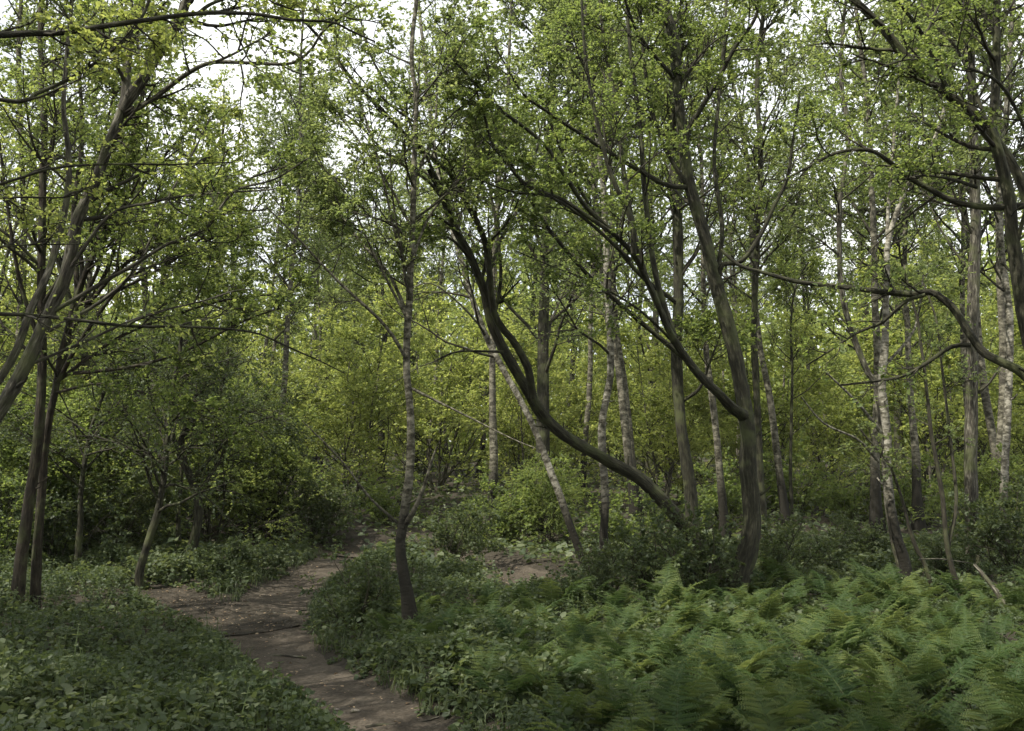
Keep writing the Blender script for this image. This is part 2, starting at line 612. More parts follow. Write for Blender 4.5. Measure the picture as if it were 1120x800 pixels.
def traced_tree(name, label, cat, trunks, branches, bark, leafm, crown_kw, group=None, grounded=True, extra_mats=None):
    """trunks: list of (P,R): first is the main stem; branches: traced limbs, each a part"""
    tr = [to_ground(*trunks[0]) if grounded else trunks[0]] + list(trunks[1:])
    base = tr[0][0][0].copy()
    base[2] = float(h_base(base[0], base[1]))
    root = thing(name, label, cat, tuple(base), 0, group)
    mb = MB()
    for P, Rd in tr:
        tubes(mb, P[None], Rd[None], 14, 0, 0, 0.04, 0.45 if (grounded and P is tr[0][0]) else 0.001)
    for P, Rd in tr:           # snapped twigs and knots
        ns = 7 if Rd.max() > 0.05 else 3
        pos, D, r, t = children(P[None], Rd[None], ns, 0.12, 0.8, 0.7, 1.3, 0.2)
        SP = grow(pos, D, r + rng.uniform(0.02, 0.22, ns) * np.clip(r / 0.06, 0.4, 1.2), 4, 0.2, 0.05)
        tubes(mb, SP, taper(np.clip(r * rng.uniform(0.15, 0.4, ns), 0.005, 0.035), 5, 0.45), 7, 0, 0, 0.08)
    mb.build('trunk', [M[bark]], root, base, True)
    for P, Rd in branches:
        b = MB()
        tubes(b, P[None], Rd[None], 8, 0, 0, 0.03)
        b.build('branch', [M[bark]], root, base, True)
    if crown_kw:
        c = MB()
        for kw in (crown_kw if isinstance(crown_kw, list) else [crown_kw]):
            kw = dict(kw)
            which = kw.pop('on', None)
            limbs = (tr + list(branches)) if which is None else [(tr + list(branches))[i] for i in which]
            crown(c, limbs, **kw)
        c.build('crown', [M['twig'], M[leafm]], root, base)
    return root


T = trace
# --- slender birch standing by the bend of the path
traced_tree('birch_tree', 'slender birch forked above its dark foot, standing right beside the bend of the path', 'tree',
            [T([(452, 692), (446, 650), (438, 605), (440, 575), (448, 520), (449, 460), (445, 400), (447, 340), (449, 290), (452, 218), (454, 163), (455, 109), (450, 55), (456, -20), (452, -90)], 12.4, 15, 4, 60, 0.006, 0.6, 0.3),
             T([(439, 580), (452, 560), (464, 532), (471, 508), (478, 488)], (12.4, 12.1), 8, 2)],
            [T([(446, 395), (420, 355), (370, 308), (325, 260), (290, 225)], (12.4, 11.6), 5, 2),
             T([(446, 345), (425, 300), (392, 262), (365, 225), (335, 190)], (12.4, 13.0), 5, 2),
             T([(447, 300), (432, 255), (415, 180), (392, 110), (360, 50), (340, 0)], (12.4, 12.2), 4, 1.5),
             T([(449, 290), (468, 240), (500, 195), (530, 150)], (12.4, 13.0), 4, 1.5),
             T([(435, 572), (405, 545), (370, 500), (330, 460)], (12.4, 11.8), 4, 1.2),
             T([(450, 425), (510, 455), (560, 480), (585, 490)], (12.4, 11.8), 3.5, 1.2),
             T([(452, 200), (475, 140), (480, 70), (500, 0)], (12.4, 12.8), 4, 1.5),
             T([(446, 350), (425, 310), (405, 270), (380, 215), (345, 175)], (12.4, 12.0), 4, 1.5),
             T([(450, 250), (430, 210), (400, 165), (375, 130), (362, 110)], (12.4, 12.9), 4, 1.5),
             T([(449, 270), (430, 245), (395, 235), (360, 220)], (12.4, 11.8), 3.5, 1.3)],
            'dull_birch', 'leaf_birch',
            [dict(on=[0], n1=22, L1=2.2, t0=0.45, t1=1.0, k2=6, k3=5, per=15, leaf=0.038, trop=0.08),
             dict(on=[2, 3, 4, 5, 8, 9, 10, 11], n1=7, L1=1.0, t0=0.3, k2=5, k3=4, per=15, leaf=0.038)])

# --- the long curved leaning stem in the middle
traced_tree('leaning_tree', 'dark stem bowed low over the clearing, sweeping up to the left in a long curve', 'tree',
            [T([(778, 612), (752, 579), (726, 550), (701, 525), (672, 508), (643, 492), (614, 474), (592, 452), (577, 427), (559, 398), (540, 360), (530, 320), (516, 285), (498, 250), (484, 215), (470, 185)], (16.5, 14.0), 18, 9, 60, 0.006)],
            [T([(583, 435), (578, 405), (563, 376), (541, 345), (535, 300), (530, 261), (512, 225), (494, 192), (465, 167), (440, 145), (407, 109), (382, 83), (360, 54), (330, 20)], (14.8, 12.5), 10.5, 3.5, 40, 0.008),
             T([(498, 250), (470, 235), (440, 250), (415, 240), (380, 228)], (14.2, 13.4), 4, 1.5),
             T([(516, 285), (490, 260), (455, 262), (430, 240)], (14.3, 13.0), 4, 1.5),
             T([(541, 345), (548, 300), (540, 230), (528, 170), (520, 120), (500, 60)], (14.6, 14.6), 5, 2),
             T([(550, 385), (500, 385), (470, 398)], (14.6, 13.6), 3.5, 1.2),
             T([(484, 215), (462, 160), (440, 120), (405, 60), (390, 0)], (14.0, 13.6), 5, 2),
             T([(494, 235), (470, 200), (425, 170), (385, 130), (350, 115)], (14.1, 13.2), 4.5, 1.8),
             T([(530, 320), (545, 270), (575, 210), (590, 150), (600, 90)], (14.8, 15.6), 5, 2)],
            'oak_bark', 'leaf_oak',
            [dict(on=[0], n1=5, L1=1.2, t0=0.72, t1=1.0, k2=6, k3=5, per=15, leaf=0.038),
             dict(on=[1, 4], n1=10, L1=1.3, t0=0.25, t1=1.0, k2=6, k3=5, per=15, leaf=0.038),
             dict(on=[2, 3, 6, 7, 8], n1=7, L1=0.9, t0=0.3, k2=5, k3=4, per=13, leaf=0.038)])

# --- pale birch stem behind the curved stem
traced_tree('birch_tree', 'pale flaking birch leaning left behind the low bowed stem', 'tree',
            [T([(640, 620), (625, 580), (612, 540), (600, 510), (585, 470), (570, 440), (548, 400), (528, 360), (512, 310), (500, 270), (482, 200), (470, 120), (462, 40), (455, -30)], 17.5, 9.5, 3.5, 50, 0.008)],
            [T([(528, 360), (500, 330), (470, 310), (440, 320)], (17.5, 16.5), 3, 1)],
            'birch_bark', 'leaf_birch', dict(on=[0], n1=20, L1=2.4, t0=0.35, t1=1.0, k2=6, k3=5, per=15, leaf=0.038, trop=0.08))

# --- big dark tree right of the middle
traced_tree('oak_tree', 'stout dark tree with a curved mossy foot, forking into two heavy limbs above the bracken', 'tree',
            [T([(796, 668), (807, 632), (819, 595), (823, 557), (818, 510), (818, 478), (812, 434), (806, 398), (796, 354), (782, 307), (771, 260), (755, 205), (746, 145), (741, 90), (735, 36), (722, -10), (715, -80)], 15.3, 25, 10, 64, 0.008, 0.7, 0.45),
             T([(814, 455), (800, 445), (785, 430), (763, 409), (742, 380), (727, 350), (712, 315), (693, 278), (668, 254), (639, 225), (621, 196), (599, 163), (577, 141), (548, 120), (520, 94), (490, 60)], (15.2, 12.2), 15, 3, 56, 0.01, 0.5)],
            [T([(752, 205), (730, 203), (701, 188), (672, 170), (639, 149), (599, 123), (570, 100), (540, 50)], (15.3, 13.5), 7, 2.5, 30, 0.01),
             T([(746, 175), (754, 141), (771, 112), (789, 80), (807, 47), (825, 22), (834, -10)], (15.3, 14.2), 8, 4),
             T([(784, 312), (790, 290), (811, 286), (832, 257), (847, 225), (861, 196), (867, 156), (875, 100)], (15.3, 14.6), 7, 2.5),
             T([(668, 254), (640, 235), (614, 218), (577, 203), (556, 181), (538, 156), (530, 127), (518, 90)], (13.2, 12.6), 6, 2.5),
             T([(693, 278), (690, 240), (668, 190), (650, 120), (640, 60), (636, 0)], (13.5, 13.3), 7, 3),
             T([(742, 380), (700, 340), (650, 310), (600, 290), (565, 275)], (14.5, 13), 4, 1.5),
             T([(741, 90), (700, 40), (680, -10)], (15.3, 14.5), 6, 3),
             T([(730, 357), (702, 290), (684, 200), (674, 120), (660, 40), (655, -20)], (14.3, 14.8), 8, 3.5),
             T([(738, 370), (717, 300), (706, 220), (700, 140), (690, 60), (684, -10)], (14.6, 15.2), 8, 4),
             T([(750, 393), (692, 345), (642, 300), (600, 250), (570, 200), (545, 150), (530, 90)], (14.7, 13.2), 7, 2.5),
             T([(783, 308), (790, 250), (781, 180), (786, 110), (792, 40), (796, -20)], (15.3, 15.8), 6, 3),
             T([(755, 210), (722, 150), (706, 80), (700, 0)], (15.3, 15.0), 6, 3),
             T([(690, 285), (640, 240), (600, 215), (560, 210), (520, 195)], (13.4, 12.4), 5, 2)],
            'oak_bark', 'leaf_oak',
            [dict(on=[0], n1=13, L1=1.9, t0=0.5, t1=1.0, k2=6, k3=6, per=16, leaf=0.038),
             dict(on=[1], n1=8, L1=1.4, t0=0.35, t1=1.0, k2=6, k3=5, per=16, leaf=0.038),
             dict(on=[2, 3, 4, 5, 6, 7, 8, 9, 10, 11, 12, 13, 14], n1=6, L1=1.1, t0=0.3, k2=6, k3=5, per=15, leaf=0.038)])

# --- straight trunk just behind it
traced_tree('oak_tree', 'straight dark trunk close behind the forked tree, left of its curved foot', 'tree',
            [T([(758, 600), (756, 550), (745, 463), (739, 370), (742, 333), (742, 260), (738, 180), (733, 90), (728, 0), (722, -90)], 18.5, 16, 8, 50, 0.01)],
            [T([(742, 333), (690, 290), (630, 200), (600, 130)], (18.5, 17), 6, 2.5),
             T([(745, 440), (765, 425), (775, 400), (790, 360)], (18.5, 18), 5, 2)],
            'oak_bark', 'leaf_oak',
            [dict(on=[0], n1=20, L1=3.0, t0=0.4, t1=1.0, k2=7, k3=5, per=17, leaf=0.05), dict(on=[1, 2], n1=8, L1=1.4, leaf=0.05, per=16)])

# --- stem between, at x 650
traced_tree('slim_tree', 'slim upright stem in leafy shade between the bowed stem and the forked tree', 'tree',
            [T([(664, 660), (660, 600), (662, 540), (658, 470), (668, 400), (664, 300), (660, 203), (648, 109), (640, 29), (636, -60)], 19.5, 11, 5, 50, 0.012)],
            [], 'birch_bark', 'leaf_birch', dict(n1=30, L1=2.8, t0=0.3, t1=1.0, k2=7, k3=5, per=17, leaf=0.05, trop=0.06))

# --- right: pale birches
traced_tree('birch_tree', 'whitish birch with a leaning bent top, rising out of the bracken edge on the right', 'tree',
            [T([(995, 662), (990, 619), (977, 572), (970, 510), (970, 478), (965, 423), (968, 369), (970, 310), (971, 268), (981, 232), (992, 203), (1010, 178), (1025, 145), (1034, 116)], 15.8, 15, 4, 56, 0.006, 0.8)],
            [T([(964, 474), (938, 441), (901, 405)], (15.8, 15.2), 5, 2),
             T([(961, 505), (938, 481), (901, 463), (876, 434)], (15.8, 15.0), 4, 1.5),
             T([(970, 280), (972, 220), (978, 150), (985, 60), (990, 0)], (15.8, 16.2), 5, 2),
             T([(970, 330), (955, 300), (948, 288)], (15.8, 15.4), 3, 1.2),
             T([(968, 400), (1000, 360), (1010, 300)], (15.8, 16.4), 4, 1.5)],
            'birch_bark', 'leaf_birch',
            [dict(on=[3, 5], n1=10, L1=1.3, t0=0.3, k2=6, k3=5, per=14, leaf=0.038), dict(on=[0], n1=6, L1=1.0, t0=0.6, k2=5, k3=4, per=12, leaf=0.033)])
traced_tree('slim_tree', 'thin grey stem bending into the whitish birch on its left side', 'tree',
            [T([(990, 640), (972, 560), (966, 480), (959, 425), (948, 405), (930, 358), (919, 307), (918, 260), (918, 232), (921, 203), (928, 150), (920, 80), (925, 0)], 16.8, 9, 4, 50, 0.006)],
            [], 'grey_bark', 'leaf_birch', dict(n1=16, L1=1.7, t0=0.5, t1=1.0, k2=6, k3=5, per=15, leaf=0.038))
traced_tree('birch_tree', 'straight grey trunk behind the thicket of thin stems on the right', 'tree',
            [T([(1066, 640), (1063, 570), (1062, 480), (1063, 400), (1065, 300), (1067, 230), (1064, 130), (1060, 40), (1056, -60)], 19.0, 17, 9, 50, 0.006)],
            [T([(1070, 430), (1085, 415), (1100, 390)], (19, 18.5), 5, 2)],
            'grey_bark', 'leaf_birch', dict(on=[0], n1=26, L1=2.8, t0=0.45, t1=1.0, k2=6, k3=5, per=16, leaf=0.05))
traced_tree('birch_tree', 'thin white birch at the right edge with peeling bark', 'tree',
            [T([(1108, 640), (1098, 560), (1101, 478), (1104, 400), (1104, 343), (1094, 260), (1096, 180), (1104, 80), (1108, -20)], 20.5, 10, 6, 50, 0.008)],
            [], 'birch_bark', 'leaf_birch', dict(n1=26, L1=2.6, t0=0.45, t1=1.0, k2=6, k3=5, per=16, leaf=0.05))
traced_tree('slim_tree', 'crooked thin stem right of the whitish birch, dividing low', 'tree',
            [T([(1048, 668), (1046, 640), (1036, 600), (1032, 550), (1017, 463), (1010, 398), (1004, 350), (990, 300)], 15.0, 7, 2.5, 40, 0.008),
             T([(1036, 600), (1046, 550), (1039, 478), (1030, 400), (1024, 350), (1010, 310)], (15.0, 15.8), 5, 2)],
            [], 'twig', 'leaf_birch', dict(n1=8, L1=1.0, t0=0.5, k2=5, k3=4, per=12, leaf=0.033))
traced_tree('slim_tree', 'thin dark pole leaning left between the whitish birch and the crooked stem', 'tree',
            [T([(1024, 656), (1010, 615), (1000, 595), (985, 540), (970, 505), (940, 470)], 15.4, 6, 2, 30, 0.008)],
            [], 'twig', 'leaf_birch', dict(n1=5, L1=0.8, t0=0.6, k2=5, k3=4, per=12, leaf=0.033))
traced_tree('slim_tree', 'straight dark pole behind the right fork of the stout dark tree', 'tree',
            [T([(838, 640), (834, 560), (830, 480), (825, 369), (828, 260), (832, 180), (828, 90), (836, 0)], 20.5, 10, 5, 50, 0.008)],
            [], 'oak_bark', 'leaf_birch', dict(n1=28, L1=2.6, t0=0.45, t1=1.0, k2=6, k3=5, per=17, leaf=0.05))
traced_tree('slim_tree', 'very thin sapling pole alone in the gap left of the whitish birch', 'tree',
            [T([(868, 640), (866, 560), (865, 514), (866, 420), (866, 343), (872, 310), (888, 280)], 19.5, 5, 2, 40, 0.01)],
            [], 'oak_bark', 'leaf_oak', dict(n1=14, L1=1.5, t0=0.4, t1=1.0, k2=6, k3=5, per=15, leaf=0.0385))

# --- right edge: leaning tree with its trunk outside the view and two long limbs reaching in
traced_tree('oak_tree', 'dark tree leaning in from the right edge, its heavy limbs rising to the top left', 'tree',
            [T([(1185, 640), (1160, 520), (1128, 380), (1110, 275), (1101, 203), (1086, 152), (1068, 127), (1039, 105), (1010, 80), (988, 58), (967, 33), (940, 5), (910, -30)], 8.6, 26, 8, 60, 0.004, 0.8)],
            [T([(1150, 300), (1120, 207), (1104, 174), (1086, 145), (1088, 110), (1090, 72), (1090, 0), (1094, -60)], (8.9, 8.9), 15, 7, 40, 0.004),
             T([(1140, 440), (1120, 410), (1095, 396), (1075, 385), (1058, 362), (1042, 337), (1020, 320), (1000, 322), (960, 318), (905, 312), (868, 308), (830, 297), (808, 290), (788, 274)], (8.8, 9.6), 12, 3.5, 50, 0.006),
             T([(1062, 378), (1040, 380), (1012, 398), (985, 412), (950, 418), (918, 421)], (9.0, 9.4), 6, 2.5, 24, 0.006),
             T([(1012, 322), (990, 330), (965, 352), (938, 364), (905, 386), (882, 400)], (9.1, 9.6), 5, 2, 24, 0.006),
             T([(1140, 228), (1120, 225), (1083, 227), (1046, 221), (1017, 207), (996, 196), (974, 178), (952, 165), (916, 167), (880, 185), (850, 200)], (8.7, 8.2), 10, 2.5, 40, 0.006),
             T([(1068, 205), (1040, 196), (1010, 192), (990, 196)], (8.6, 8.2), 5, 2),
             T([(1039, 105), (1010, 40), (980, 0), (950, -30)], (8.6, 8.0), 6, 3),
             T([(1086, 152), (1050, 60), (1020, 25), (1000, -10)], (8.6, 9.2), 5, 2.5),
             T([(1110, 275), (1130, 180), (1100, 100), (1060, 75), (1000, 65), (960, 75)], (8.6, 7.6), 6, 2)],
            'oak_bark', 'leaf_oak',
            [dict(on=[0, 1], n1=10, L1=1.3, t0=0.55, t1=1.0, k2=5, k3=5, per=12, leaf=0.033),
             dict(on=[2, 3, 4], n1=5, L1=0.5, t0=0.3, k2=3, k3=3, per=2, leaf=0.05),
             dict(on=[5, 6, 7, 8, 9], n1=6, L1=0.9, t0=0.25, k2=5, k3=4, per=11, leaf=0.031)])

# --- left edge: grey leaning tree
traced_tree('ash_tree', 'grey barked tree leaning right from the left edge, forked high up', 'tree',
            [T([(-95, 640), (-50, 540), (-10, 465), (25, 405), (52, 345), (72, 300), (86, 240), (109, 188), (124, 145), (136, 114), (138, 90), (140, 54), (149, 18), (156, -10), (160, -70)], 8.5, 25, 9, 60, 0.005, 0.6),
             T([(134, 120), (145, 103), (160, 80), (181, 47), (198, 18), (208, -10), (225, -60)], (8.5, 8.2), 15, 9, 30, 0.004),
             T([(-40, 530), (-20, 450), (15, 390), (33, 340), (54, 296), (66, 250), (75, 190), (70, 100), (80, 0)], (8.6, 9.4), 12, 4, 40, 0.006)],
            [T([(136, 126), (167, 109), (203, 83), (232, 69), (276, 69), (319, 69), (341, 54), (355, 33), (392, 4)], (8.5, 7.6), 7, 2.5, 34, 0.006),
             T([(230, 70), (254, 60), (283, 44), (301, 36)], (8.0, 7.4), 4, 1.5),
             T([(72, 300), (120, 236), (167, 222), (203, 214), (254, 210), (301, 207)], (8.5, 7.8), 5, 2, 30, 0.006),
             T([(52, 345), (145, 290), (181, 268), (225, 250), (243, 225), (261, 207), (301, 196), (337, 174)], (8.5, 8.2), 6, 2, 34, 0.006),
             T([(40, 370), (110, 330), (150, 290), (180, 225), (205, 180), (230, 130)], (8.6, 9.6), 5, 2, 30, 0.006),
             T([(30, 400), (100, 370), (160, 345), (220, 330), (260, 318), (290, 320)], (8.6, 9.6), 4, 1.5, 30, 0.006)],
            'grey_bark', 'leaf_oak',
            [dict(on=[0, 1, 2], n1=13, L1=1.3, t0=0.55, t1=1.0, k2=5, k3=5, per=11, leaf=0.031),
             dict(on=[3, 4, 5, 6, 7, 8], n1=7, L1=0.8, t0=0.2, k2=5, k3=4, per=11, leaf=0.031)])

# --- near tree outside the view on the left: only its long thin boughs reach in
traced_tree('beech_tree', 'tree whose long bare boughs reach level across the top left corner', 'tree',
            [T([(-420, 760), (-400, 500), (-390, 200), (-360, -100), (-340, -400)], 6.0, 60, 30, 40, 0.004)],
            [T([(-385, 120), (-200, 60), (0, 39), (69, 36), (145, 24), (217, 15), (276, 15), (319, 22), (363, 24), (384, 34), (410, 46)], (6.0, 6.4), 14, 2.5, 50, 0.003),
             T([(-200, 60), (0, 110), (44, 101), (91, 78), (127, 51), (145, 33), (160, 11), (170, -20)], (6.0, 6.6), 7, 3.5, 34, 0.003),
             T([(215, 16), (232, 4), (255, -3), (300, -12)], (6.3, 6.3), 5, 2),
             T([(-390, 260), (-150, 235), (0, 201), (54, 185), (109, 180), (181, 180), (254, 178)], (6.0, 6.8), 7, 1.5, 40, 0.003),
             T([(-390, 300), (-150, 235), (0, 217), (72, 216), (94, 205), (110, 195)], (6.0, 6.8), 7, 1.5, 34, 0.003),
             T([(-390, 340), (-150, 285), (0, 270), (45, 268), (87, 268)], (6.0, 6.8), 6, 1.5, 34, 0.003),
             T([(-395, 420), (-150, 350), (0, 344), (72, 349), (145, 357), (218, 358), (276, 363), (308, 376), (348, 394), (377, 409)], (6.0, 7.4), 8, 1.5, 44, 0.003)],
            'oak_bark', 'leaf_young',
            [dict(on=[0], n1=16, L1=2.6, t0=0.35, t1=1.0, k2=6, k3=5, per=12, leaf=0.039),
             dict(on=[1, 2, 3], n1=8, L1=0.6, t0=0.45, k2=4, k3=4, per=7, leaf=0.031),
             dict(on=[4, 5, 6, 7], n1=6, L1=0.5, t0=0.45, k2=3, k3=3, per=5, leaf=0.03)])

# --- left: paired red-brown trunks
traced_tree('thorn_tree', 'red-brown trunk nearest the left edge, one of a close pair', 'tree',
            [T([(16, 686), (22, 619), (33, 546), (40, 500), (43, 450), (46, 390), (46, 300), (46, 210), (48, 120), (44, 30), (46, -60)], 13.8, 16, 5, 60, 0.012, 0.8)],
            [T([(45, 380), (20, 300), (5, 200), (-5, 120)], (13.8, 13.2), 6, 2.5)],
            'red_bark', 'leaf_oak', [dict(on=[0], n1=26, L1=2.2, t0=0.35, t1=1.0, k2=6, k3=5, per=15, leaf=0.038)])
traced_tree('thorn_tree', 'second red-brown trunk of the pair, leaning right and spreading in thin arching boughs', 'tree',
            [T([(38, 680), (40, 619), (45, 546), (50, 480), (62, 420), (72, 370), (85, 320), (110, 260), (130, 200), (150, 140), (160, 60)], 14.0, 13, 4, 60, 0.012, 0.8)],
            [T([(62, 420), (90, 370), (135, 310), (180, 285), (230, 262), (280, 250)], (14.0, 12.6), 6, 2),
             T([(72, 370), (115, 300), (140, 230), (180, 170), (230, 120)], (14.0, 14.5), 6, 2),
             T([(66, 410), (140, 402), (200, 385), (270, 350), (330, 330)], (14.0, 12.8), 5, 2),
             T([(60, 430), (110, 420), (170, 432), (225, 440)], (14.0, 12.5), 4, 1.5),
             T([(75, 365), (120, 305), (165, 270), (215, 250), (240, 235), (265, 200), (320, 180)], (14.0, 13.0), 6, 2),
             T([(78, 355), (100, 280), (120, 240), (165, 220), (215, 210), (295, 205)], (14.0, 14.8), 5.5, 2),
             T([(80, 345), (105, 300), (120, 250), (150, 200), (165, 150)], (14.0, 13.4), 5.5, 2),
             T([(76, 360), (90, 300), (85, 250), (95, 200), (110, 165), (125, 100)], (14.0, 14.6), 6, 2.5),
             T([(82, 335), (125, 320), (190, 285), (230, 250), (250, 210)], (14.0, 12.4), 5, 1.8),
             T([(66, 415), (120, 375), (170, 352), (240, 330), (300, 322)], (14.0, 15.0), 5, 1.8),
             T([(66, 405), (84, 330), (80, 240), (90, 150), (86, 60), (90, -20)], (14.0, 15.0), 8, 3)],
            'red_bark', 'leaf_oak',
            [dict(on=[0], n1=14, L1=2.0, t0=0.4, t1=1.0, k2=6, k3=5, per=15, leaf=0.038),
             dict(on=[1, 2, 3, 4, 5, 6, 7, 8, 9, 10, 11], n1=11, L1=1.3, t0=0.25, t1=1.0, k2=6, k3=5, per=15, leaf=0.038)])
traced_tree('thorn_tree', 'crooked black stem bending right beside the leafy island in the path', 'tree',
            [T([(205, 622), (212, 590), (218, 560), (210, 525), (197, 495), (203, 470), (225, 450), (245, 420), (250, 380)], 20.0, 13, 4, 40, 0.01)],
            [T([(197, 495), (188, 470), (190, 430), (170, 380)], (20, 19.4), 6, 2), T([(210, 525), (232, 500), (262, 470), (300, 455)], (20, 19.2), 5, 2)],
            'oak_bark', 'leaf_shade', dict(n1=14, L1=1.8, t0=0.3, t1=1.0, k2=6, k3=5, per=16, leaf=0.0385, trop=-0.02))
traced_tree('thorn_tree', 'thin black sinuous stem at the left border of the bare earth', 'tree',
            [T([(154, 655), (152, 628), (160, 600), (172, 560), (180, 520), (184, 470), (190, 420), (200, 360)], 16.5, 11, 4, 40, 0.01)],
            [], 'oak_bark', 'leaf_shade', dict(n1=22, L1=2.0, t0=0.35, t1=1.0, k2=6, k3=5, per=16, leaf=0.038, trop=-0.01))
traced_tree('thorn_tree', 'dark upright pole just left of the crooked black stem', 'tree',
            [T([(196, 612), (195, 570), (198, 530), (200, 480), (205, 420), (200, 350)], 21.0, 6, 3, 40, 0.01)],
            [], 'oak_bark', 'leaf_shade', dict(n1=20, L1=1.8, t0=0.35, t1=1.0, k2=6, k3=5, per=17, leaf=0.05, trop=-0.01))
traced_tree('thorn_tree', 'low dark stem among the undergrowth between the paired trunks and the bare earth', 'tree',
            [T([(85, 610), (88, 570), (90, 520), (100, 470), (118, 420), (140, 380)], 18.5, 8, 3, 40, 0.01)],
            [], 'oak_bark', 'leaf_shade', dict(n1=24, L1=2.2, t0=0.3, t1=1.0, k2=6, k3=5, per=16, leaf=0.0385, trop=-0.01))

# ------------------------------------------------------------------ woodland trees (own kinds, then copies)
def wood_tree(name, label, cat, H, r, cb, spread, n1, k2, k3, per, leaf, bark, leafm, lean=0.04, trop=0.07, stems=1, group=None, tpl=OVATE, maxr=0.05):
    root = thing(name, label, cat, (0, 0, 0), 0, group)
    mb = MB()
    limbs = []
    for k in range(stems):
        D = np.array([[lean * rng.standard_normal(), lean * rng.standard_normal(), 1.0]]) if stems == 1 else \
            np.array([[0.28 * math.cos(k * 2.2), 0.28 * math.sin(k * 2.2), 1.0]])
        hk = H * (1 - 0.12 * k)
        P = grow(np.array([[0.08 * k, 0.05 * k, -0.3]]), D, np.array([hk]), 16, 0.045, 0.035)
        t = np.linspace(0, 1, 17)
        Rd = (r * (1 - 0.15 * k) * (1 - 0.86 * t ** 0.85) * (1 + 0.6 * np.exp(-t * 22)))[None]
        tubes(mb, P, Rd, 9, 0, 0, 0.03, 0.4)
        limbs.append((P[0], Rd[0]))
    mb.build('trunk', [M[bark]], root, None, True)
    c = MB()
    crown(c, limbs, n1, spread, t0=cb, t1=1.0, ang=(0.55, 1.25), trop=trop, k2=k2, k3=k3, per=per, leaf=leaf, maxr=maxr, tpl=tpl)
    c.build('crown', [M['twig'], M[leafm]], root)
    return root


def place(kinds, spots):
    used = [False] * len(kinds)
    for (x, y, k, s, rz, label, grp) in spots:
        z = float(h_base(x, y)) - 0.05
        root = kinds[k]
        if not used[k]:
            used[k] = True
            root.location = (x, y, z)
            root.rotation_euler = (0, 0, rz)
            root.scale = (s, s, s)
            root['label'] = label
            root['group'] = grp
        else:
            dup(root, (x, y, z), rz, s, label, grp)


kinds = [
    wood_tree('birch_tree', 'x', 'tree', 15, 0.10, 0.33, 3.4, 32, 6, 6, 19, 0.063, 'dull_birch', 'leaf_birch'),
    wood_tree('oak_tree', 'x', 'tree', 16, 0.20, 0.22, 4.8, 30, 6, 6, 21, 0.072, 'oak_bark', 'leaf_oak'),
    wood_tree('oak_tree', 'x', 'tree', 13, 0.16, 0.14, 4.4, 16, 6, 6, 21, 0.072, 'oak_bark', 'leaf_young', stems=2),
    wood_tree('birch_tree', 'x', 'tree', 17, 0.10, 0.36, 2.9, 32, 6, 6, 19, 0.063, 'dull_birch', 'leaf_birch', lean=0.08),
    wood_tree('sapling_tree', 'x', 'tree', 8, 0.06, 0.12, 2.4, 30, 7, 5, 18, 0.06, 'grey_bark', 'leaf_young', lean=0.08),
    wood_tree('hazel_tree', 'x', 'tree', 5.5, 0.05, 0.05, 2.3, 16, 7, 5, 18, 0.06, 'grey_bark', 'leaf_young', stems=3, trop=0.03),
    wood_tree('hazel_tree', 'x', 'tree', 4.2, 0.04, 0.05, 2.2, 16, 7, 5, 18, 0.058, 'twig', 'leaf_oak', stems=3, trop=0.02),
]
zr = np.random.default_rng(21)
spots = []
ZN = {0: 'birch', 1: 'oak', 2: 'forked oak', 3: 'tall dull birch', 4: 'young sapling'}
def zone(x, y):
    px = 560 + F * x / y
    a = 'left of the path' if px < 330 else ('straight ahead beyond the path junction' if px < 560 else ('behind the bowed and forked trees' if px < 860 else 'on the right behind the bracken'))
    b = 'middle distance' if y < 34 else ('farther off' if y < 52 else 'far back')
    return a, b
for row, y0 in enumerate([23, 27.5, 33, 39, 46, 54, 63, 73]):
    w = 0.60 * y0 + 3
    step = 4.6 + 0.55 * row
    n = int(2 * w / step)
    for i in range(n):
        x = -w + (i + 0.5) * 2 * w / n + zr.uniform(-1.5, 1.5)
        y = y0 + zr.uniform(-2, 2)
        px = 560 + F * x / y
        if y < 42 and 300 < px < 440:          # view up the hollow past the junction stays open
            continue
        if path_d([x], [y])[0] < 1.0 or (29 < y < (46 if px < 520 else 42) and zr.random() < 0.88):   # a glade lies across the middle distance
            continue
        k = int(zr.choice([0, 1, 2, 3, 4], p=[0.26, 0.22, 0.2, 0.17, 0.15] if px > 500 else [0.12, 0.3, 0.33, 0.1, 0.15]))
        if y < 31 and px > 290 and zr.random() < (0.82 if px < 700 else 0.65):
            continue
        if y < 30 and px > 280 and k in (1, 2, 4):
            k = 3 if zr.random() < 0.6 else 0
        a, b = zone(x, y)
        ph = {0: 'grey stemmed birch', 1: 'dark stemmed oak', 2: 'two-stemmed leafy oak', 3: 'tall dull birch', 4: 'low bright sapling'}[k]
        spots.append((x, y, k, zr.uniform(0.85, 1.2), zr.uniform(0, 6.28), f'{ph} in the wood {a}, {b}', f'{ph}s {a}, {b}'))
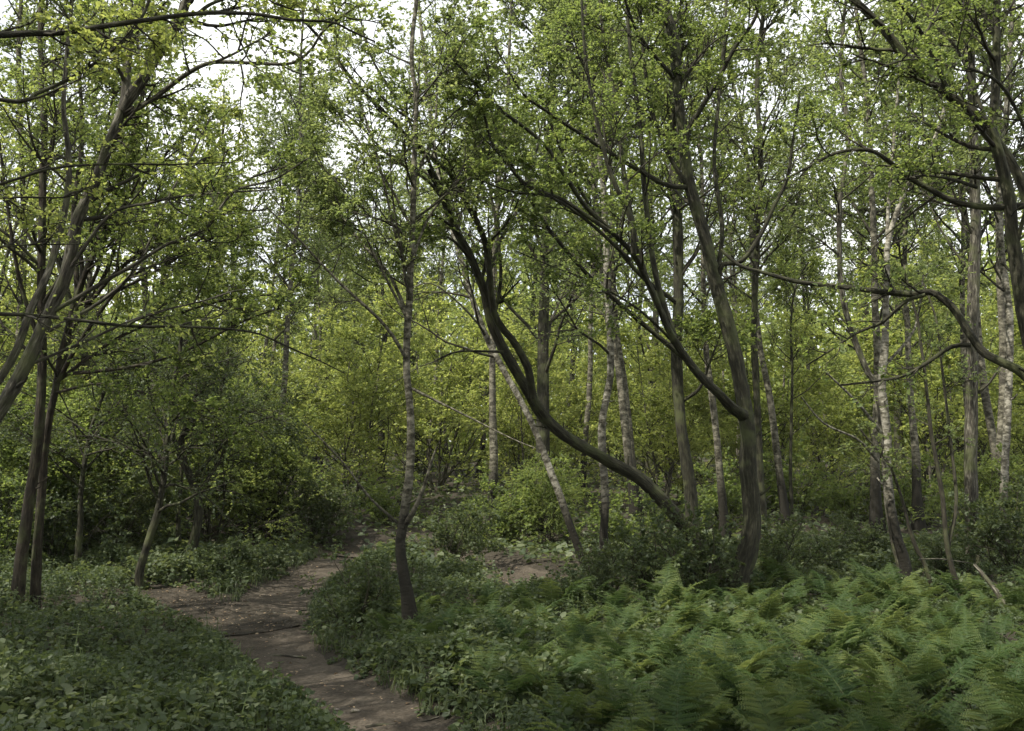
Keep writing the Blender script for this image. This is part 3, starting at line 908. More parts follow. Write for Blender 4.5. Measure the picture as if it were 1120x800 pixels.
for px_, y0 in [(262, 25), (287, 28), (705, 28.5), (945, 25.5), (1052, 28.5), (1100, 28), (545, 26), (600, 31), (500, 33), (470, 45), (560, 40), (690, 27), (780, 33), (860, 26), (880, 36), (930, 30), (1000, 27), (1080, 25),
                (1030, 36), (820, 42), (720, 46), (640, 38), (250, 30), (180, 26), (90, 28), (20, 25), (130, 36), (290, 44), (350, 52), (400, 58), (960, 44), (1110, 34), (275, 43), (335, 47), (325, 62), (385, 64), (240, 44), (1010, 46), (900, 47), (450, 50), (520, 48), (590, 50)]:
    x, y = at(px_ + zr.uniform(-10, 10), 500, y0)[:2]
    if path_d([x], [y])[0] < 0.8 or (29 < y < 42 and zr.random() < 0.8):
        continue
    k = int(zr.choice([0, 1, 3] if y0 > 30 or px_ < 300 else [0, 3, 3]))
    a, b = zone(x, y)
    ph = {0: 'grey stemmed birch', 1: 'dark stemmed oak', 3: 'tall dull birch'}[k]
    spots.append((x, y, k, zr.uniform(1.1, 1.35), zr.uniform(0, 6.28), f'{ph} in the wood {a}, {b}', f'{ph}s {a}, {b}'))
for row, (y0, st) in enumerate([(24, 4.5), (29, 4.2), (35, 4.5), (42, 5), (50, 5.5), (60, 6.5)]):
    w = 0.58 * y0 + 2
    n = int(2 * w / st)
    for i in range(n):
        x = -w + (i + 0.5) * 2 * w / n + zr.uniform(-1.3, 1.3)
        y = y0 + zr.uniform(-1.8, 1.8)
        px = 560 + F * x / y
        if path_d([x], [y])[0] < 1.2 or (y < 30 and 310 < px < 470):
            continue
        if y < 31 and px > 290 and zr.random() < 0.85:      # open between the near trunks and the glade
            continue
        k = 6 if (zr.random() < (0.75 if px < 300 else (0.0 if px < 520 else 0.25))) else 5  # leaf colour carries the light: darker hazels on the shaded left, brighter ahead
        a, b = zone(x, y)
        ph = {5: 'bushy bright green hazel', 6: 'bushy dark green hazel'}[k]
        spots.append((x, y, k, zr.uniform(0.7, 1.15) * (1.55 if 28 < y < 44 else 1.0), zr.uniform(0, 6.28), f'{ph} in the wood {a}, {b}', f'{ph}s {a}, {b}'))
place(kinds, spots)

for (px_, y0, sc, lb) in [(75, 21.5, 0.95, 'dark hazel mass arching over the undergrowth behind the paired trunks'),
                          (140, 22.5, 0.9, 'shaded hazel thicket between the low dark stem and the crooked stem'),
                          (235, 24.0, 0.95, 'shaded hazel overhanging the far side of the leafy island'),
                          (300, 26.0, 0.85, 'dark hazel closing in above the path bend on the left'),
                          (10, 19.5, 0.9, 'dark hazel at the left edge beyond the paired trunks'),
                          (600, 24.5, 0.55, 'small hazel growing on the bare earth bank'),
                          (1075, 22.5, 0.6, 'small hazel behind the straight grey trunk on the right')]:
    x, y = at(px_, 500, y0)[:2]
    h_ = dup(kinds[6], (x, y, float(h_base(x, y)) - 0.05), zr.uniform(0, 6), sc, lb)
    if 'group' in h_:
        del h_['group']
# unseen oaks added around the viewpoint so their crowns shade the near ground
roof = wood_tree('oak_tree', 'x', 'tree', 15, 0.2, 0.45, 5.2, 34, 7, 6, 16, 0.075, 'oak_bark', 'leaf_oak')
for i, (x, y, sc) in enumerate([(-3.2, 0.2, 1.0), (2.9, -0.8, 1.0), (-7.5, 3.5, 1.0), (6.2, 2.8, 1.0), (-0.5, -5.5, 1.1), (-7.5, -3.5, 1.1), (7.0, -5.0, 1.1),
                                (-12, 0.5, 1.1), (11.5, 6.0, 1.0), (-11.0, 9.0, 1.0), (-5.5, -8.5, 1.15), (-14.0, 5.5, 1.1)]):
    loc = (x, y, float(h_base(x, y)) - 0.05)
    lb = 'tall unseen oak added beside the viewpoint, its high crown shading the near ground'
    if i == 0:
        roof.location = loc
        roof['label'] = lb
        roof['group'] = 'unseen oaks shading the near ground'
    else:
        dup(roof, loc, 0.9 * i, sc, lb, 'unseen oaks shading the near ground')

# the wood beyond closes as one leafy mass
def far_wood():
    mb = MB()
    n = 150000
    a = rng.uniform(-0.75, 0.75, n)
    d = rng.uniform(78, 125, n)
    x, y = d * np.sin(a), d * np.cos(a)
    clump = np.sin(x * 0.33) + np.sin(x * 0.13 + 2) + np.sin(y * 0.4 + x * 0.2)
    top = 15 + 3.0 * clump
    z = h_base(x, y) + top * rng.random(n) ** 1.25
    P = np.stack([x, y, z], 1)
    D = norm(rng.standard_normal((n, 3)))
    N = norm(rng.standard_normal((n, 3)) + np.array([0, -0.5, 0.8]))
    leaves(mb, P, D, N, 0.35 + 0.45 * rng.random(n), OVATE, 0)
    tag(mb.build('far_wood', [M['leaf_young']]), 'hazy green mass of far trees closing the view behind the wood', 'woodland', kind='stuff')


far_wood()

# ------------------------------------------------------------------ bushes
def bush(name, label, cat, h, w, n, leaf, leafm, k2=7, k3=5, per=10, group=None):
    root = thing(name, label, cat, (0, 0, 0), 0, group)
    s = MB()
    az = rng.random(n) * 2 * PI
    el = rng.uniform(0.25, 1.3, n)
    D = np.stack([np.cos(az) * np.cos(el) * w / h, np.sin(az) * np.cos(el) * w / h, np.sin(el)], 1)
    ln = np.linalg.norm(D, axis=1) * h * rng.uniform(0.5, 1.05, n)
    P0 = np.stack([rng.normal(0, .12, n), rng.normal(0, .12, n), np.full(n, -0.15)], 1)
    P = grow(P0, D, ln, 8, 0.13, 0.03)
    Rd = taper(rng.uniform(0.008, 0.02, n), 9, 0.3)
    tubes(s, P, Rd, 5)
    s.build('stems', [M['twig']], root)
    f = MB()
    pos, D2, r, t = children(P, Rd, k2, 0.2, 1.0, 0.4, 1.2)
    P2 = grow(pos, D2, np.repeat(ln, k2) * 0.42 * (1.1 - 0.6 * t), 5, 0.16, 0.02)
    R2 = taper(np.clip(r * .6, .002, .01), 6, .3)
    tubes(f, P2, R2, 4)
    pos, D3, r, t = children(P2, R2, k3, 0.2, 1.0, 0.4, 1.1)
    P3 = grow(pos, D3, np.full(len(r), 0.16 * h ** 0.5), 3, .15, -.02)
    tubes(f, P3, taper(np.full(len(r), 0.002), 4, .6), 3)
    leaf_on(f, P3, per, leaf, OVATE)
    f.build('foliage', [M['twig'], M[leafm]], root)
    return root


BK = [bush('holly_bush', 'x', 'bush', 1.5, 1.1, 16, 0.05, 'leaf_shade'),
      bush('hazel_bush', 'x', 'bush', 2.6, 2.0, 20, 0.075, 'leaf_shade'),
      bush('hazel_bush', 'x', 'bush', 2.2, 1.9, 20, 0.075, 'leaf_oak'),
      bush('bramble_bush', 'x', 'bush', 0.8, 1.1, 18, 0.05, 'leaf_cover')]
bused = [False] * 4


def put_bush(k, px, py, Y, s, label, group=None):
    x, y = at(px, py, Y)[:2]
    z = float(h_base(x, y))
    rz = rng.uniform(0, 6.28)
    if not bused[k]:
        bused[k] = True
        b = BK[k]
        b.location = (x, y, z)
        b.rotation_euler = (0, 0, rz)
        b.scale = (s, s, s)
        b['label'] = label
    else:
        b = dup(BK[k], (x, y, z), rz, s, label)
    if group:
        b['group'] = group
    elif 'group' in b:
        del b['group']


put_bush(0, 395, 650, 13.0, 0.75, 'rounded dark bush at the path bend, just left of the slender birch foot')
put_bush(0, 715, 650, 14.6, 1.0, 'dark glossy bush under the low foot of the bowed stem')
put_bush(0, 762, 640, 14.9, 1.1, 'dark bush hugging the left side of the stout mossy trunk')
put_bush(0, 660, 640, 16.5, 0.8, 'small dark bush at the feet of the pale birches behind the bowed stem')
put_bush(1, 890, 620, 19.0, 0.5, 'dark green bush right of the stout mossy trunk, beneath the bright glade')
put_bush(1, 945, 620, 20.5, 0.45, 'low dark bush left of the whitish birch foot')
put_bush(0, 850, 640, 16.5, 0.9, 'small glossy bush on the right flank of the stout mossy trunk')
put_bush(0, 1035, 640, 17.5, 0.65, 'small bush among the crooked thin stems on the right')
put_bush(1, 1110, 640, 18.0, 0.8, 'bush against the right edge below the thin white birch')
put_bush(1, 490, 590, 21.0, 0.65, 'leafy bush across the path from the slender birch')
put_bush(2, 540, 560, 25.0, 0.9, 'light leafed bush in front of the bare earth bank')
put_bush(1, 345, 575, 26.0, 0.8, 'dense bush on the far side of the path junction')
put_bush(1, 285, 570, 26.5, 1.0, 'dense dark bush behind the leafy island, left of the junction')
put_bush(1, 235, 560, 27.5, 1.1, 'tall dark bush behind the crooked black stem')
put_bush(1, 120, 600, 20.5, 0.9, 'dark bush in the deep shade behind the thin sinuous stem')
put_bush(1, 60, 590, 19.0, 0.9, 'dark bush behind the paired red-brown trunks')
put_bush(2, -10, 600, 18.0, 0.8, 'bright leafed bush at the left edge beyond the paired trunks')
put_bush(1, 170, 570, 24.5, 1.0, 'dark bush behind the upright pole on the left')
put_bush(2, 425, 560, 29.0, 0.8, 'leafy bush above the end of the visible path')
put_bush(2, 600, 570, 27.0, 0.9, 'leafy bush behind the bare earth bank')
put_bush(2, 700, 580, 23.0, 0.8, 'leafy bush behind the bowed stem in the glade')
put_bush(2, 930, 570, 29.0, 0.8, 'bright sunlit bush in the glade behind the whitish birch')
put_bush(2, 870, 560, 31.0, 1.1, 'bright sunlit bush deeper in the glade')
put_bush(2, 1010, 575, 28.0, 1.1, 'sunlit bush behind the thicket of thin stems')
put_bush(2, 790, 570, 28.0, 1.0, 'leafy bush seen behind the stout dark trunk')
put_bush(3, 232, 640, 18.0, 0.8, 'pale leaved bramble on the leafy island in the bare earth')
put_bush(3, 262, 632, 18.6, 0.85, 'dark bramble on the right half of the leafy island')
put_bush(3, 640, 660, 14.5, 0.7, 'bramble in front of the bare earth bank')

# ------------------------------------------------------------------ bracken
def frond_mesh(mb, base, az, H, L, lean, droop):
    """one bracken frond: bare stipe, then a triangular blade of toothed pinnae"""
    n = 22
    t = np.linspace(0, 1, n)
    pitch = lean + (droop - lean) * t ** 1.3
    st = (H + L) / n
    d = np.stack([np.sin(pitch) * math.cos(az), np.sin(pitch) * math.sin(az), np.cos(pitch)], 1)
    P = base + np.concatenate([np.zeros((1, 3)), np.cumsum(d * st, 0)[:-1]], 0)
    tubes(mb, P[None], np.linspace(0.005, 0.0012, n)[None], 4, 0)
    side = np.array([-math.sin(az), math.cos(az), 0])
    t0 = H / (H + L)
    m = 11
    tone = rng.random()
    QP, QD, QN, QL, QR = [], [], [], [], []
    PP, DD, NN, LL, RR = [], [], [], [], []
    for i in range(m):
        u = (i / m) ** 0.92
        x = (t0 + (1 - t0) * u) * (n - 1)
        k = min(int(x), n - 2)
        p = P[k] + (P[k + 1] - P[k]) * (x - k)
        ax = norm(P[k + 1] - P[k])
        nor = np.cross(side, ax)
        if nor[2] < 0:
            nor = -nor
        pl = L * 0.33 * (1 - u) ** 0.8 + 0.02
        for sgn in (-1, 1):
            pd = norm(side * sgn * 0.93 + ax * 0.42 + nor * rng.normal(0.0, 0.14) + np.array([0, 0, -0.08]))
            q = max(3, int(pl / 0.024))
            w = np.linspace(0.06, 1.0, q)
            pts = p + pd * (pl * w)[:, None] + np.array([0, 0, -0.12]) * (pl * w ** 2)[:, None]
            QP.append(p)
            QD.append(pd + np.array([0, 0, -0.10]))
            QN.append(nor + 0.12 * rng.standard_normal(3))
            QL.append(pl)
            QR.append(np.clip(tone * .6 + .4 * rng.random(), 0, 1))
            for s2 in (-1, 1):
                dd = norm(np.cross(nor, pd) * s2 * 0.9 + pd * 0.45 + nor * 0.05)
                PP.append(pts)
                DD.append(np.repeat(dd[None], q, 0))
                NN.append(np.repeat(nor[None], q, 0) + 0.25 * rng.standard_normal((q, 3)))
                LL.append(pl * 0.22 * (1 - 0.8 * w) + 0.012)
                RR.append(np.clip(tone * .6 + .2 * rng.random() + 0.35 * (w - 0.4), 0, 1))
    leaves(mb, np.array(QP), np.array(QD), np.array(QN), np.array(QL), OVATE, 1, np.array(QR), 0.21)
    leaves(mb, np.concatenate(PP), np.concatenate(DD), np.concatenate(NN), np.concatenate(LL), RHOMB, 1, np.concatenate(RR), 0.95)


FM = []
DEAD = []
for k in range(7):
    mb = MB()
    frond_mesh(mb, np.zeros(3), 0.0, rng.uniform(0.25, 0.5), rng.uniform(0.55, 0.85), rng.uniform(0.1, 0.5), rng.uniform(1.2, 1.7))
    FM.append(mb.mesh('frond', [M['fern_stem'], M['fern']]))
    if k < 2:
        DEAD.append(mb.mesh('frond', [M['litter'], M['dead_fern']]))
WHOLE = []
for k in range(6):
    mb = MB()
    nf = 5
    for j in range(nf):
        frond_mesh(mb, np.array([rng.normal(0, .06), rng.normal(0, .06), -0.05]), j * 2 * PI / nf + rng.normal(0, .4), rng.uniform(0.25, 0.5), rng.uniform(0.5, 0.8),
                   rng.uniform(0.1, 0.5), rng.uniform(1.2, 1.7))
    WHOLE.append(mb.mesh('bracken_fern', [M['fern_stem'], M['fern']]))

br = np.random.default_rng(5)
fern_spots = []
def try_fern(px, py, dmin):
    p = ground_px(px, py)
    x, y = p[0], p[1]
    if path_d([x], [y])[0] < 0.35:
        return
    for (a, b) in fern_spots:
        if (a - x) ** 2 + (b - y) ** 2 < dmin ** 2:
            return
    fern_spots.append((x, y))


for _ in range(9000):
    x, y = br.uniform(-2.2, 10.5), br.uniform(4.2, 16.0)
    if abs(x) > 0.62 * y + 1.2:
        continue
    px = 560 + F * x / y
    # bracken fills the right; it thins toward the path
    if y > 9 and px < 470 - (y - 9) * 8 + br.normal(0, 25):
        continue
    if y <= 9 and px < 560 + br.normal(0, 45):
        continue
    if y > 14.2 and px < 760:
        continue
    dm = (0.38 if y < 10 else 0.46) * br.uniform(0.8, 1.5)
    if path_d([x], [y])[0] < 0.45:
        continue
    if any((a - x) ** 2 + (b - y) ** 2 < dm * dm for a, b in fern_spots):
        continue
    fern_spots.append((x, y))
    if len(fern_spots) >= 285:
        break
fern_spots.sort(key=lambda p: p[1])
for i, (x, y) in enumerate(fern_spots):
    z = float(h_base(x, y)) - 0.02
    s = br.uniform(0.5, 0.95) * br.uniform(0.72, 0.95)
    px = 560 + F * x / y
    side = 'in front of the slender birch' if px < 620 else 'on the right'
    dist = 'near the bottom edge' if y < 7 else ('in the middle of the bracken' if y < 11 else 'along the back of the bracken')
    lab = f'feathery green bracken fern {side}, {dist}'
    grp = f'bracken ferns {side}, {dist}'
    if i < 90:
        r = thing('bracken_fern', lab, 'fern', (x, y, z), br.uniform(0, 6.28), grp)
        r.scale = (s, s, s)
        nf = int(br.integers(4, 7))
        for j in range(nf):
            dead = br.random() < 0.0
            o = link('frond', DEAD[int(br.integers(0, 2))] if dead else FM[int(br.integers(0, len(FM)))], r)
            if dead:
                o['label'] = 'withered brown frond'
            o.location = (br.normal(0, .05), br.normal(0, .05), -0.03)
            o.rotation_euler = (br.normal(0, .12), br.normal(0, .12), j * 2 * PI / nf + br.normal(0, .35))
            q = br.uniform(0.85, 1.15)
            o.scale = (q, q, q)
    else:
        o = link('bracken_fern', WHOLE[int(br.integers(0, 6))])
        o.location = (x, y, z)
        o.rotation_euler = (br.normal(0, .08), br.normal(0, .08), br.uniform(0, 6.28))
        o.scale = (s, s, s)
        tag(o, lab, 'fern', grp)

# ------------------------------------------------------------------ ground cover
def cover():
    mb = MB()
    gr = np.random.default_rng(11)
    n = 27000
    y = 3.2 + 22 * gr.random(n) ** 1.25
    x = (gr.random(n) * 2 - 1) * (0.60 * y + 1.2)
    d = path_d(x, y)
    lump = np.sin(x * 1.9 + 0.7 * y) * np.cos(y * 1.6 - 0.5 * x) + 0.6 * np.sin(x * 4.1) * np.cos(y * 3.7)
    px = 560 + F * x / y
    keep = d > -0.04 + 0.22 * gr.random(n) ** 2
    # bare earth on the left spur, the second path's bank
    keep &= ~((np.abs(px - 600) < 70) & (y > 16) & (gr.random(n) < 0.85))
    keep &= ~((px > 210) & (px < 300) & (y > 13.5) & (y < 16) & (gr.random(n) < 0.7))
    x, y, d, lump = x[keep], y[keep], d[keep], lump[keep]
    z = h_ground(x, y)
    m = len(x)
    pxx = 560 + F * x / y
    hgt = np.clip((0.22 + 0.12 * lump + 0.12 * gr.random(m) ** 3) * sm(d / 0.7 + 0.25), 0.04, 0.55)
    hgt = np.where((pxx > 620) & (y < 15), hgt * 0.5, hgt)
    spec = np.sin(x * 1.1 + 2 * np.sin(y * 0.8)) + 0.7 * np.sin(y * 1.7 - x * 0.6) + gr.normal(0, .5, m)      # patches of broad and of small leaved plants
    st = np.stack([x, y, z], 1)
    lean = gr.normal(0, 0.16, (m, 2))
    # stems
    P = np.stack([st + np.array([0, 0, -0.02]), st + np.stack([lean[:, 0] * .5 * hgt, lean[:, 1] * .5 * hgt, hgt * .55], 1),
                  st + np.stack([lean[:, 0] * hgt, lean[:, 1] * hgt, hgt], 1)], 1)
    tubes(mb, P, np.full((m, 3), 0.003), 3, 0)
    per = 16
    t = gr.random((m, per)) ** 0.6
    pos = P[:, 0:1] * (1 - t[..., None]) + P[:, 2:3] * t[..., None]
    az = gr.random((m, per)) * 2 * PI
    tilt = gr.normal(0.10, 0.45, (m, per))
    D = np.stack([np.cos(az) * np.cos(tilt), np.sin(az) * np.cos(tilt), -np.sin(tilt)], -1)
    pos = pos + D * 0.02
    Nn = np.array([0, 0, 1.0]) + 0.5 * gr.standard_normal((m, per, 3))
    L = np.repeat((np.where(spec > 0.9, 0.044, np.where(spec > -0.3, 0.032, 0.022)) + 0.018 * gr.random(m))[:, None], per, 1) * (0.7 + 0.6 * gr.random((m, per))) * (1.1 + 0.02 * y[:, None])
    tone = np.clip(0.5 * gr.random(m)[:, None] + 0.12 * spec[:, None] + 0.5 * gr.random((m, per)) ** 1.5, 0, 1)
    leaves(mb, pos.reshape(-1, 3), D.reshape(-1, 3), Nn.reshape(-1, 3), L.ravel(), OVATE, 1, tone.ravel(), 1.05)
    tag(mb.build('ground_cover', [M['fern_stem'], M['leaf_cover']]), 'low leafy ground cover of nettles and brambles on both sides of the path', 'ground cover', kind='stuff')


cover()


def grass():
    mb = MB()
    gr = np.random.default_rng(31)
    k = gr.integers(0, len(PATHS[0]), 4200)
    Pw = PATHS[0]
    T_ = norm(np.gradient(Pw[:, :2], axis=0))[k]
    side = np.where(gr.random(4200) < 0.6, -1, 1)
    w = (Pw[k, 2] * 0.5 + np.abs(gr.normal(0.02, 0.22, 4200))) * side
    XY = Pw[k, :2] + np.stack([-T_[:, 1], T_[:, 0]], 1) * w[:, None] + gr.normal(0, .05, (4200, 2))
    keep = (path_d(XY[:, 0], XY[:, 1]) > -0.05) & (np.sin(XY[:, 1] * 2.2) + np.sin(XY[:, 0] * 3.1 + XY[:, 1]) > -0.3)
    XY = XY[keep]
    m = len(XY)
    st = np.hstack([XY, h_ground(XY[:, 0], XY[:, 1])[:, None]])
    az = gr.random(m) * 6.28
    L = 0.10 + 0.16 * gr.random(m)
    out_ = np.stack([np.cos(az), np.sin(az), np.zeros(m)], 1)
    S = np.stack([-np.sin(az), np.cos(az), np.zeros(m)], 1) * 0.0035
    A = st + out_ * (L * 0.15)[:, None] + np.array([0, 0, 1]) * (L * 0.6)[:, None]
    B_ = st + out_ * (L * 0.55)[:, None] + np.array([0, 0, 1]) * (L * 0.85)[:, None]
    V = np.stack([st - S, st + S, A + S, A - S, B_], 1)
    I = np.arange(m)[:, None] * 5
    r = gr.random(m)
    mb.add(V.reshape(-1, 3), I + np.array([[0, 1, 2, 3]]), 0, np.repeat(r, 5))
    mb.f.append((I + np.array([[3, 2, 4]]), 0))
    tag(mb.build('grass', [M['leaf_cover']]), 'tufts of green grass along the edges of the path', 'grass', kind='stuff')


grass()


def nettle():
    root = thing('nettle_plant', 'x', 'nettle', (0, 0, 0))
    a = MB()
    b = MB()
    n = 3
    P0 = np.stack([rng.normal(0, .05, n), rng.normal(0, .05, n), np.full(n, -.03)], 1)
    P = grow(P0, np.array([0, 0, 1.0]) + rng.normal(0, .15, (n, 3)), rng.uniform(.4, .6, n), 8, .06, .05)
    tubes(a, P, np.full((n, 9), .0035), 4)
    a.build('stem', [M['fern_stem']], root)
    for q in range(n):
        for i in range(2, 9):
            for sgn in (0, PI):
                az = i * PI / 2 + sgn + rng.normal(0, .2)
                D = np.array([[math.cos(az), math.sin(az), -.35 + .07 * i]])
                leaves(b, P[q, i][None], D, np.array([[0, 0, 1.0]]) + rng.normal(0, .2, (1, 3)), np.array([.085 - .006 * i]), OVATE, 0)
    b.build('leaves', [M['leaf_cover']], root)
    return root


NT = [nettle() for _ in range(3)]
nu = [False] * 3
ng = np.random.default_rng(77)
for i in range(70):
    y = ng.uniform(5.5, 15)
    px = ng.uniform(-60, 330) if i % 4 else ng.uniform(470, 760)
    x = (px - 560) / F * y
    if path_d([x], [y])[0] < 0.3:
        continue
    k = i % 3
    side = 'left' if px < 400 else 'right'
    d_ = 'close to the bottom edge' if y < 8.5 else 'farther along the bank'
    lab = f'upright nettle standing above the low leaves {side} of the path, {d_}'
    grp = f'nettles {side} of the path, {d_}'
    loc = (x, y, float(h_ground(x, y)))
    if not nu[k]:
        nu[k] = True
        NT[k].location = loc
        NT[k]['label'] = lab
        NT[k]['group'] = grp
    else:
        dup(NT[k], loc, ng.uniform(0, 6.28), ng.uniform(0.7, 1.15), lab, grp)


def root_(label, pts, r0, r1):
    G = np.array([ground_px(*p) for p in pts])
    P = catmull(G, 24)
    P[:, 2] = h_ground(P[:, 0], P[:, 1]) + 0.002 + 0.008 * np.sin(np.linspace(0, 9, 24))
    mb = MB()
    tubes(mb, P[None], np.linspace(r0, r1, 24)[None], 8, 0, 0, 0.08)
    tag(mb.build('tree_root', [M['grey_bark']], None, P[0], True), label, 'root')


root_('grey tree root lying straight across the path below the leafy island', [(246, 707), (275, 709), (305, 708), (335, 711)], 0.014, 0.010)
root_('thin tree root crossing the path at its narrowest bend', [(285, 662), (310, 664), (335, 661)], 0.016, 0.01)
root_('tree root crossing the path close to the bottom edge', [(400, 782), (425, 780), (455, 778), (480, 776)], 0.014, 0.008)


def cover_far():
    """undergrowth of the wood floor behind"""
    mb = MB()
    gr = np.random.default_rng(12)
    n = 26000
    y = 20 + 60 * gr.random(n) ** 1.4
    x = (gr.random(n) * 2 - 1) * (0.60 * y + 2)
    keep = path_d(x, y) > 0.15
    x, y = x[keep], y[keep]
    lump = np.sin(x * 0.9 + 0.7 * y) * np.cos(y * 0.8 - 0.5 * x)
    m = len(x)
    z = h_ground(x, y) + (0.35 + 0.2 * lump) * gr.random(m) ** .7
    P = np.stack([x, y, z], 1)
    az = gr.random(m) * 2 * PI
    D = np.stack([np.cos(az), np.sin(az), gr.normal(-.1, .3, m)], 1)
    leaves(mb, P, D, np.array([0, 0, 1.0]) + .5 * gr.standard_normal((m, 3)), (0.10 + 0.12 * gr.random(m)) * (1 + 0.012 * (y - 20)), OVATE, 0)
    tag(mb.build('undergrowth', [M['leaf_cover']]), 'green undergrowth carpeting the floor of the wood behind', 'undergrowth', kind='stuff')


cover_far()


def litter():
    mb = MB()
    gr = np.random.default_rng(3)
    XY = []
    for Pw in PATHS:
        k = gr.integers(0, len(Pw), 420)
        off = np.clip(gr.normal(0, 0.42, 420), -.75, .75)
        T_ = norm(np.gradient(Pw[:, :2], axis=0))[k]
        XY.append(Pw[k, :2] + np.stack([-T_[:, 1], T_[:, 0]], 1) * (off * Pw[k, 2])[:, None] + gr.normal(0, .08, (420, 2)))
    XY = np.concatenate(XY)
    n = len(XY)
    z = h_base(XY[:, 0], XY[:, 1]) - 0.075 + 0.02 * gr.random(n)
    d = path_d(XY[:, 0], XY[:, 1])
    z = np.where(d > -0.05, h_ground(XY[:, 0], XY[:, 1]) + 0.015, z)
    az = gr.random(n) * 2 * PI
    D = np.stack([np.cos(az), np.sin(az), gr.normal(0, .15, n)], 1)
    leaves(mb, np.hstack([XY, z[:, None]]), D, np.array([0, 0, 1.]) + .25 * gr.standard_normal((n, 3)), 0.02 + 0.035 * gr.random(n) ** 2, OVATE, 0)
    tag(mb.build('leaf_litter', [M['litter']]), 'dry fallen leaves and chips scattered over the bare path', 'leaf litter', kind='stuff')


litter()

# ------------------------------------------------------------------ lying wood and stones
def log(name, label, pts, Y, d0, d1, bark='dead_wood'):
    P, Rd = trace(pts, Y, d0, d1, 16, 0.006)
    mb = MB()
    tubes(mb, P[None], Rd[None], 9, 0, 0, 0.06)
    for e in (0, -1):
        i0 = 0 if e == 0 else (len(P) - 1) * 9
        mb.f.append((np.arange(i0, i0 + 9)[None], 0))
    tag(mb.build(name, [M[bark]], None, P[0], True), label, 'branch')


log('fallen_branch', 'broken grey branch leaning out of the undergrowth at the right edge', [(1102, 668), (1090, 648), (1076, 630), (1066, 618)], (14.5, 14.9), 8, 4, 'grey_bark')
log('fallen_branch', 'thin pale stick lying level behind the bracken, left of the whitish birch foot', [(940, 652), (965, 649), (990, 648), (1020, 652)], (15.2, 15.0), 4, 2, 'grey_bark')
log('fallen_branch', 'short pale stick poking up from the bracken right of the mossy trunk', [(862, 668), (857, 655), (853, 646)], (14.2, 14.2), 4, 3)
log('fallen_branch', 'bare grey pole hanging level between the thin stems on the right', [(1005, 612), (1030, 612), (1062, 616)], (15.0, 15.4), 2, 1.2, 'grey_bark')


def stone(label, px, py, r):
    bm = MB()
    g = ground_px(px, py)
    th = np.linspace(0, PI, 8)
    ph = np.linspace(0, 2 * PI, 12, endpoint=False)
    A, B = np.meshgrid(th, ph, indexing='ij')
    rr = r * (1 + 0.18 * np.sin(3 * B + 1.3) * np.sin(A) + 0.12 * np.cos(5 * A + B))
    V = np.stack([rr * np.sin(A) * np.cos(B) * 1.3, rr * np.sin(A) * np.sin(B), rr * np.cos(A) * 0.6], -1)
    I = np.arange(96).reshape(8, 12)
    Q = np.stack([I[:-1], np.roll(I[:-1], -1, 1), np.roll(I[1:], -1, 1), I[1:]], -1).reshape(-1, 4)
    bm.add(V.reshape(-1, 3), Q, 0, None, V.reshape(-1, 3))
    o = bm.build('stone', [M['dead_wood']], None, None, True)
    o.location = (g[0], g[1], float(h_base(g[0], g[1])) - 0.10 + 0.01)
    tag(o, label, 'stone')


stone('larger pale stone on the trodden path near the bottom edge', 388, 766, 0.032)
stone('smaller stone beside the larger one on the trodden path', 368, 765, 0.022)


def haze():
    mb = MB()
    X, Y, Zs = (-270, 270), (-130, 430), (-4, 40)
    V = [(x, y, z) for x in X for y in Y for z in Zs]
    mb.add(V, [(0, 1, 3, 2), (4, 6, 7, 5), (0, 4, 5, 1), (2, 3, 7, 6), (0, 2, 6, 4), (1, 5, 7, 3)])
    m, nt, out = mat('thin haze')
    v = nd(nt, "ShaderNodeVolumePrincipled")
    v.inputs["Density"].default_value = 0.00018
    v.inputs["Color"].default_value = (0.97, 0.98, 0.94, 1)
    nt.links.new(v.outputs[0], out.inputs["Volume"])
    tag(mb.build('haze', [m]), 'thin pale haze softening the far trees', 'haze', kind='stuff')


haze()

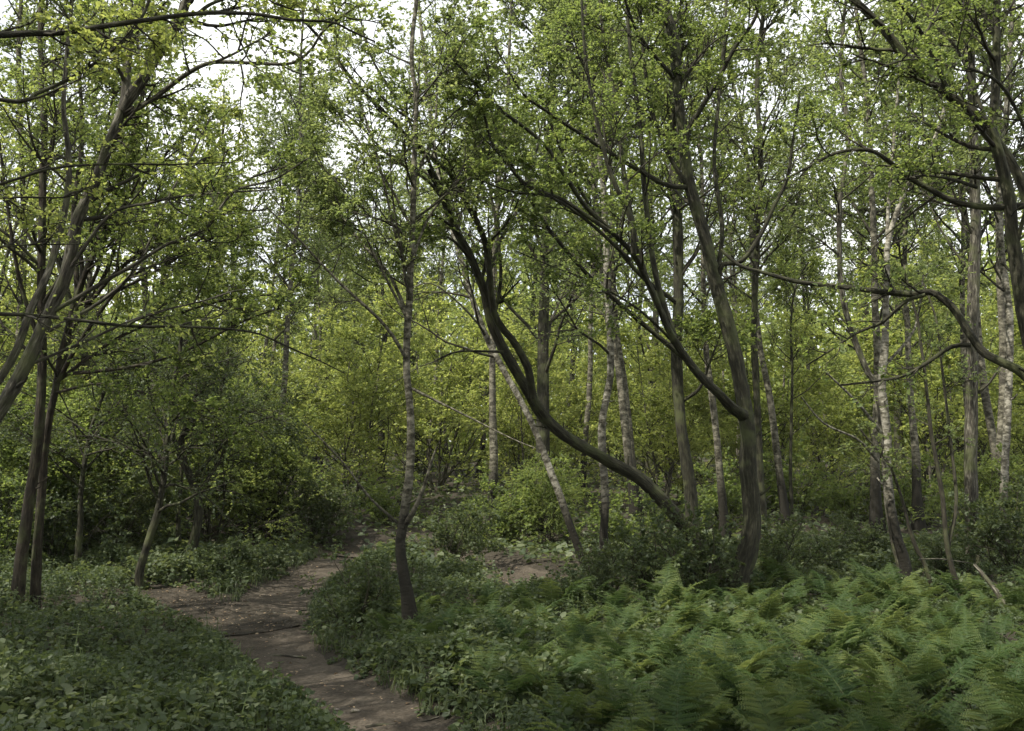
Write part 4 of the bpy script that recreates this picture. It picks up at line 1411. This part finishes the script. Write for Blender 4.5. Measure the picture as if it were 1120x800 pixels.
# ------------------------------------------------------------------ daylight
SUN_EL, SUN_AZ = R(56), R(-125)        # azimuth from straight ahead, minus = to the left
w = bpy.data.worlds.new("World")
SC.world = w
w.use_nodes = True
nt = w.node_tree
for n_ in list(nt.nodes):
    nt.nodes.remove(n_)
out = nt.nodes.new("ShaderNodeOutputWorld")
bg = nt.nodes.new("ShaderNodeBackground")
sky = nt.nodes.new("ShaderNodeTexSky")
sky.sky_type = 'NISHITA'
sky.sun_disc = False
sky.sun_elevation = SUN_EL
sky.sun_rotation = SUN_AZ
sky.air_density = 1.0
sky.dust_density = 3.0
sky.ozone_density = 1.0
tc = nt.nodes.new("ShaderNodeTexCoord")
ns = nd(nt, "ShaderNodeTexNoise", i_Scale=2.2, i_Detail=6.0, i_Roughness=0.6)
nt.links.new(tc.outputs["Generated"], ns.inputs[0])
cr = ramp(nt, [(0.30, (0.35, 0.35, 0.35)), (0.62, (1, 1, 1))])
nt.links.new(ns.outputs[0], cr.inputs[0])
mx = nt.nodes.new("ShaderNodeMixRGB")
nt.links.new(cr.outputs[0], mx.inputs[0])
nt.links.new(sky.outputs[0], mx.inputs[1])
mx.inputs[2].default_value = (9.0, 9.15, 9.1, 1)     # thin white cloud
nt.links.new(mx.outputs[0], bg.inputs[0])
bg.inputs[1].default_value = 0.12
nt.links.new(bg.outputs[0], out.inputs[0])

sun = bpy.data.lights.new("sun", 'SUN')
sun.energy = 5.0
sun.angle = R(0.6)
sun.color = (1.0, 0.94, 0.84)
so = bpy.data.objects.new("sun", sun)
C.objects.link(so)
so.rotation_euler = (PI / 2 - SUN_EL, 0, PI - SUN_AZ)
so.location = (-20, 30, 40)

SC.view_settings.view_transform = 'Standard'
SC.view_settings.look = 'None'
SC.view_settings.exposure = 0.75
SC.view_settings.gamma = 1.0
SC.view_settings.use_curve_mapping = False
SC.render.engine = 'CYCLES'
SC.cycles.max_bounces = 10
SC.cycles.diffuse_bounces = 6
SC.cycles.glossy_bounces = 2
SC.cycles.transmission_bounces = 6
SC.cycles.sample_clamp_indirect = 4.0
SC.cycles.caustics_reflective = False
SC.cycles.caustics_refractive = False
bpy.context.view_layer.update()
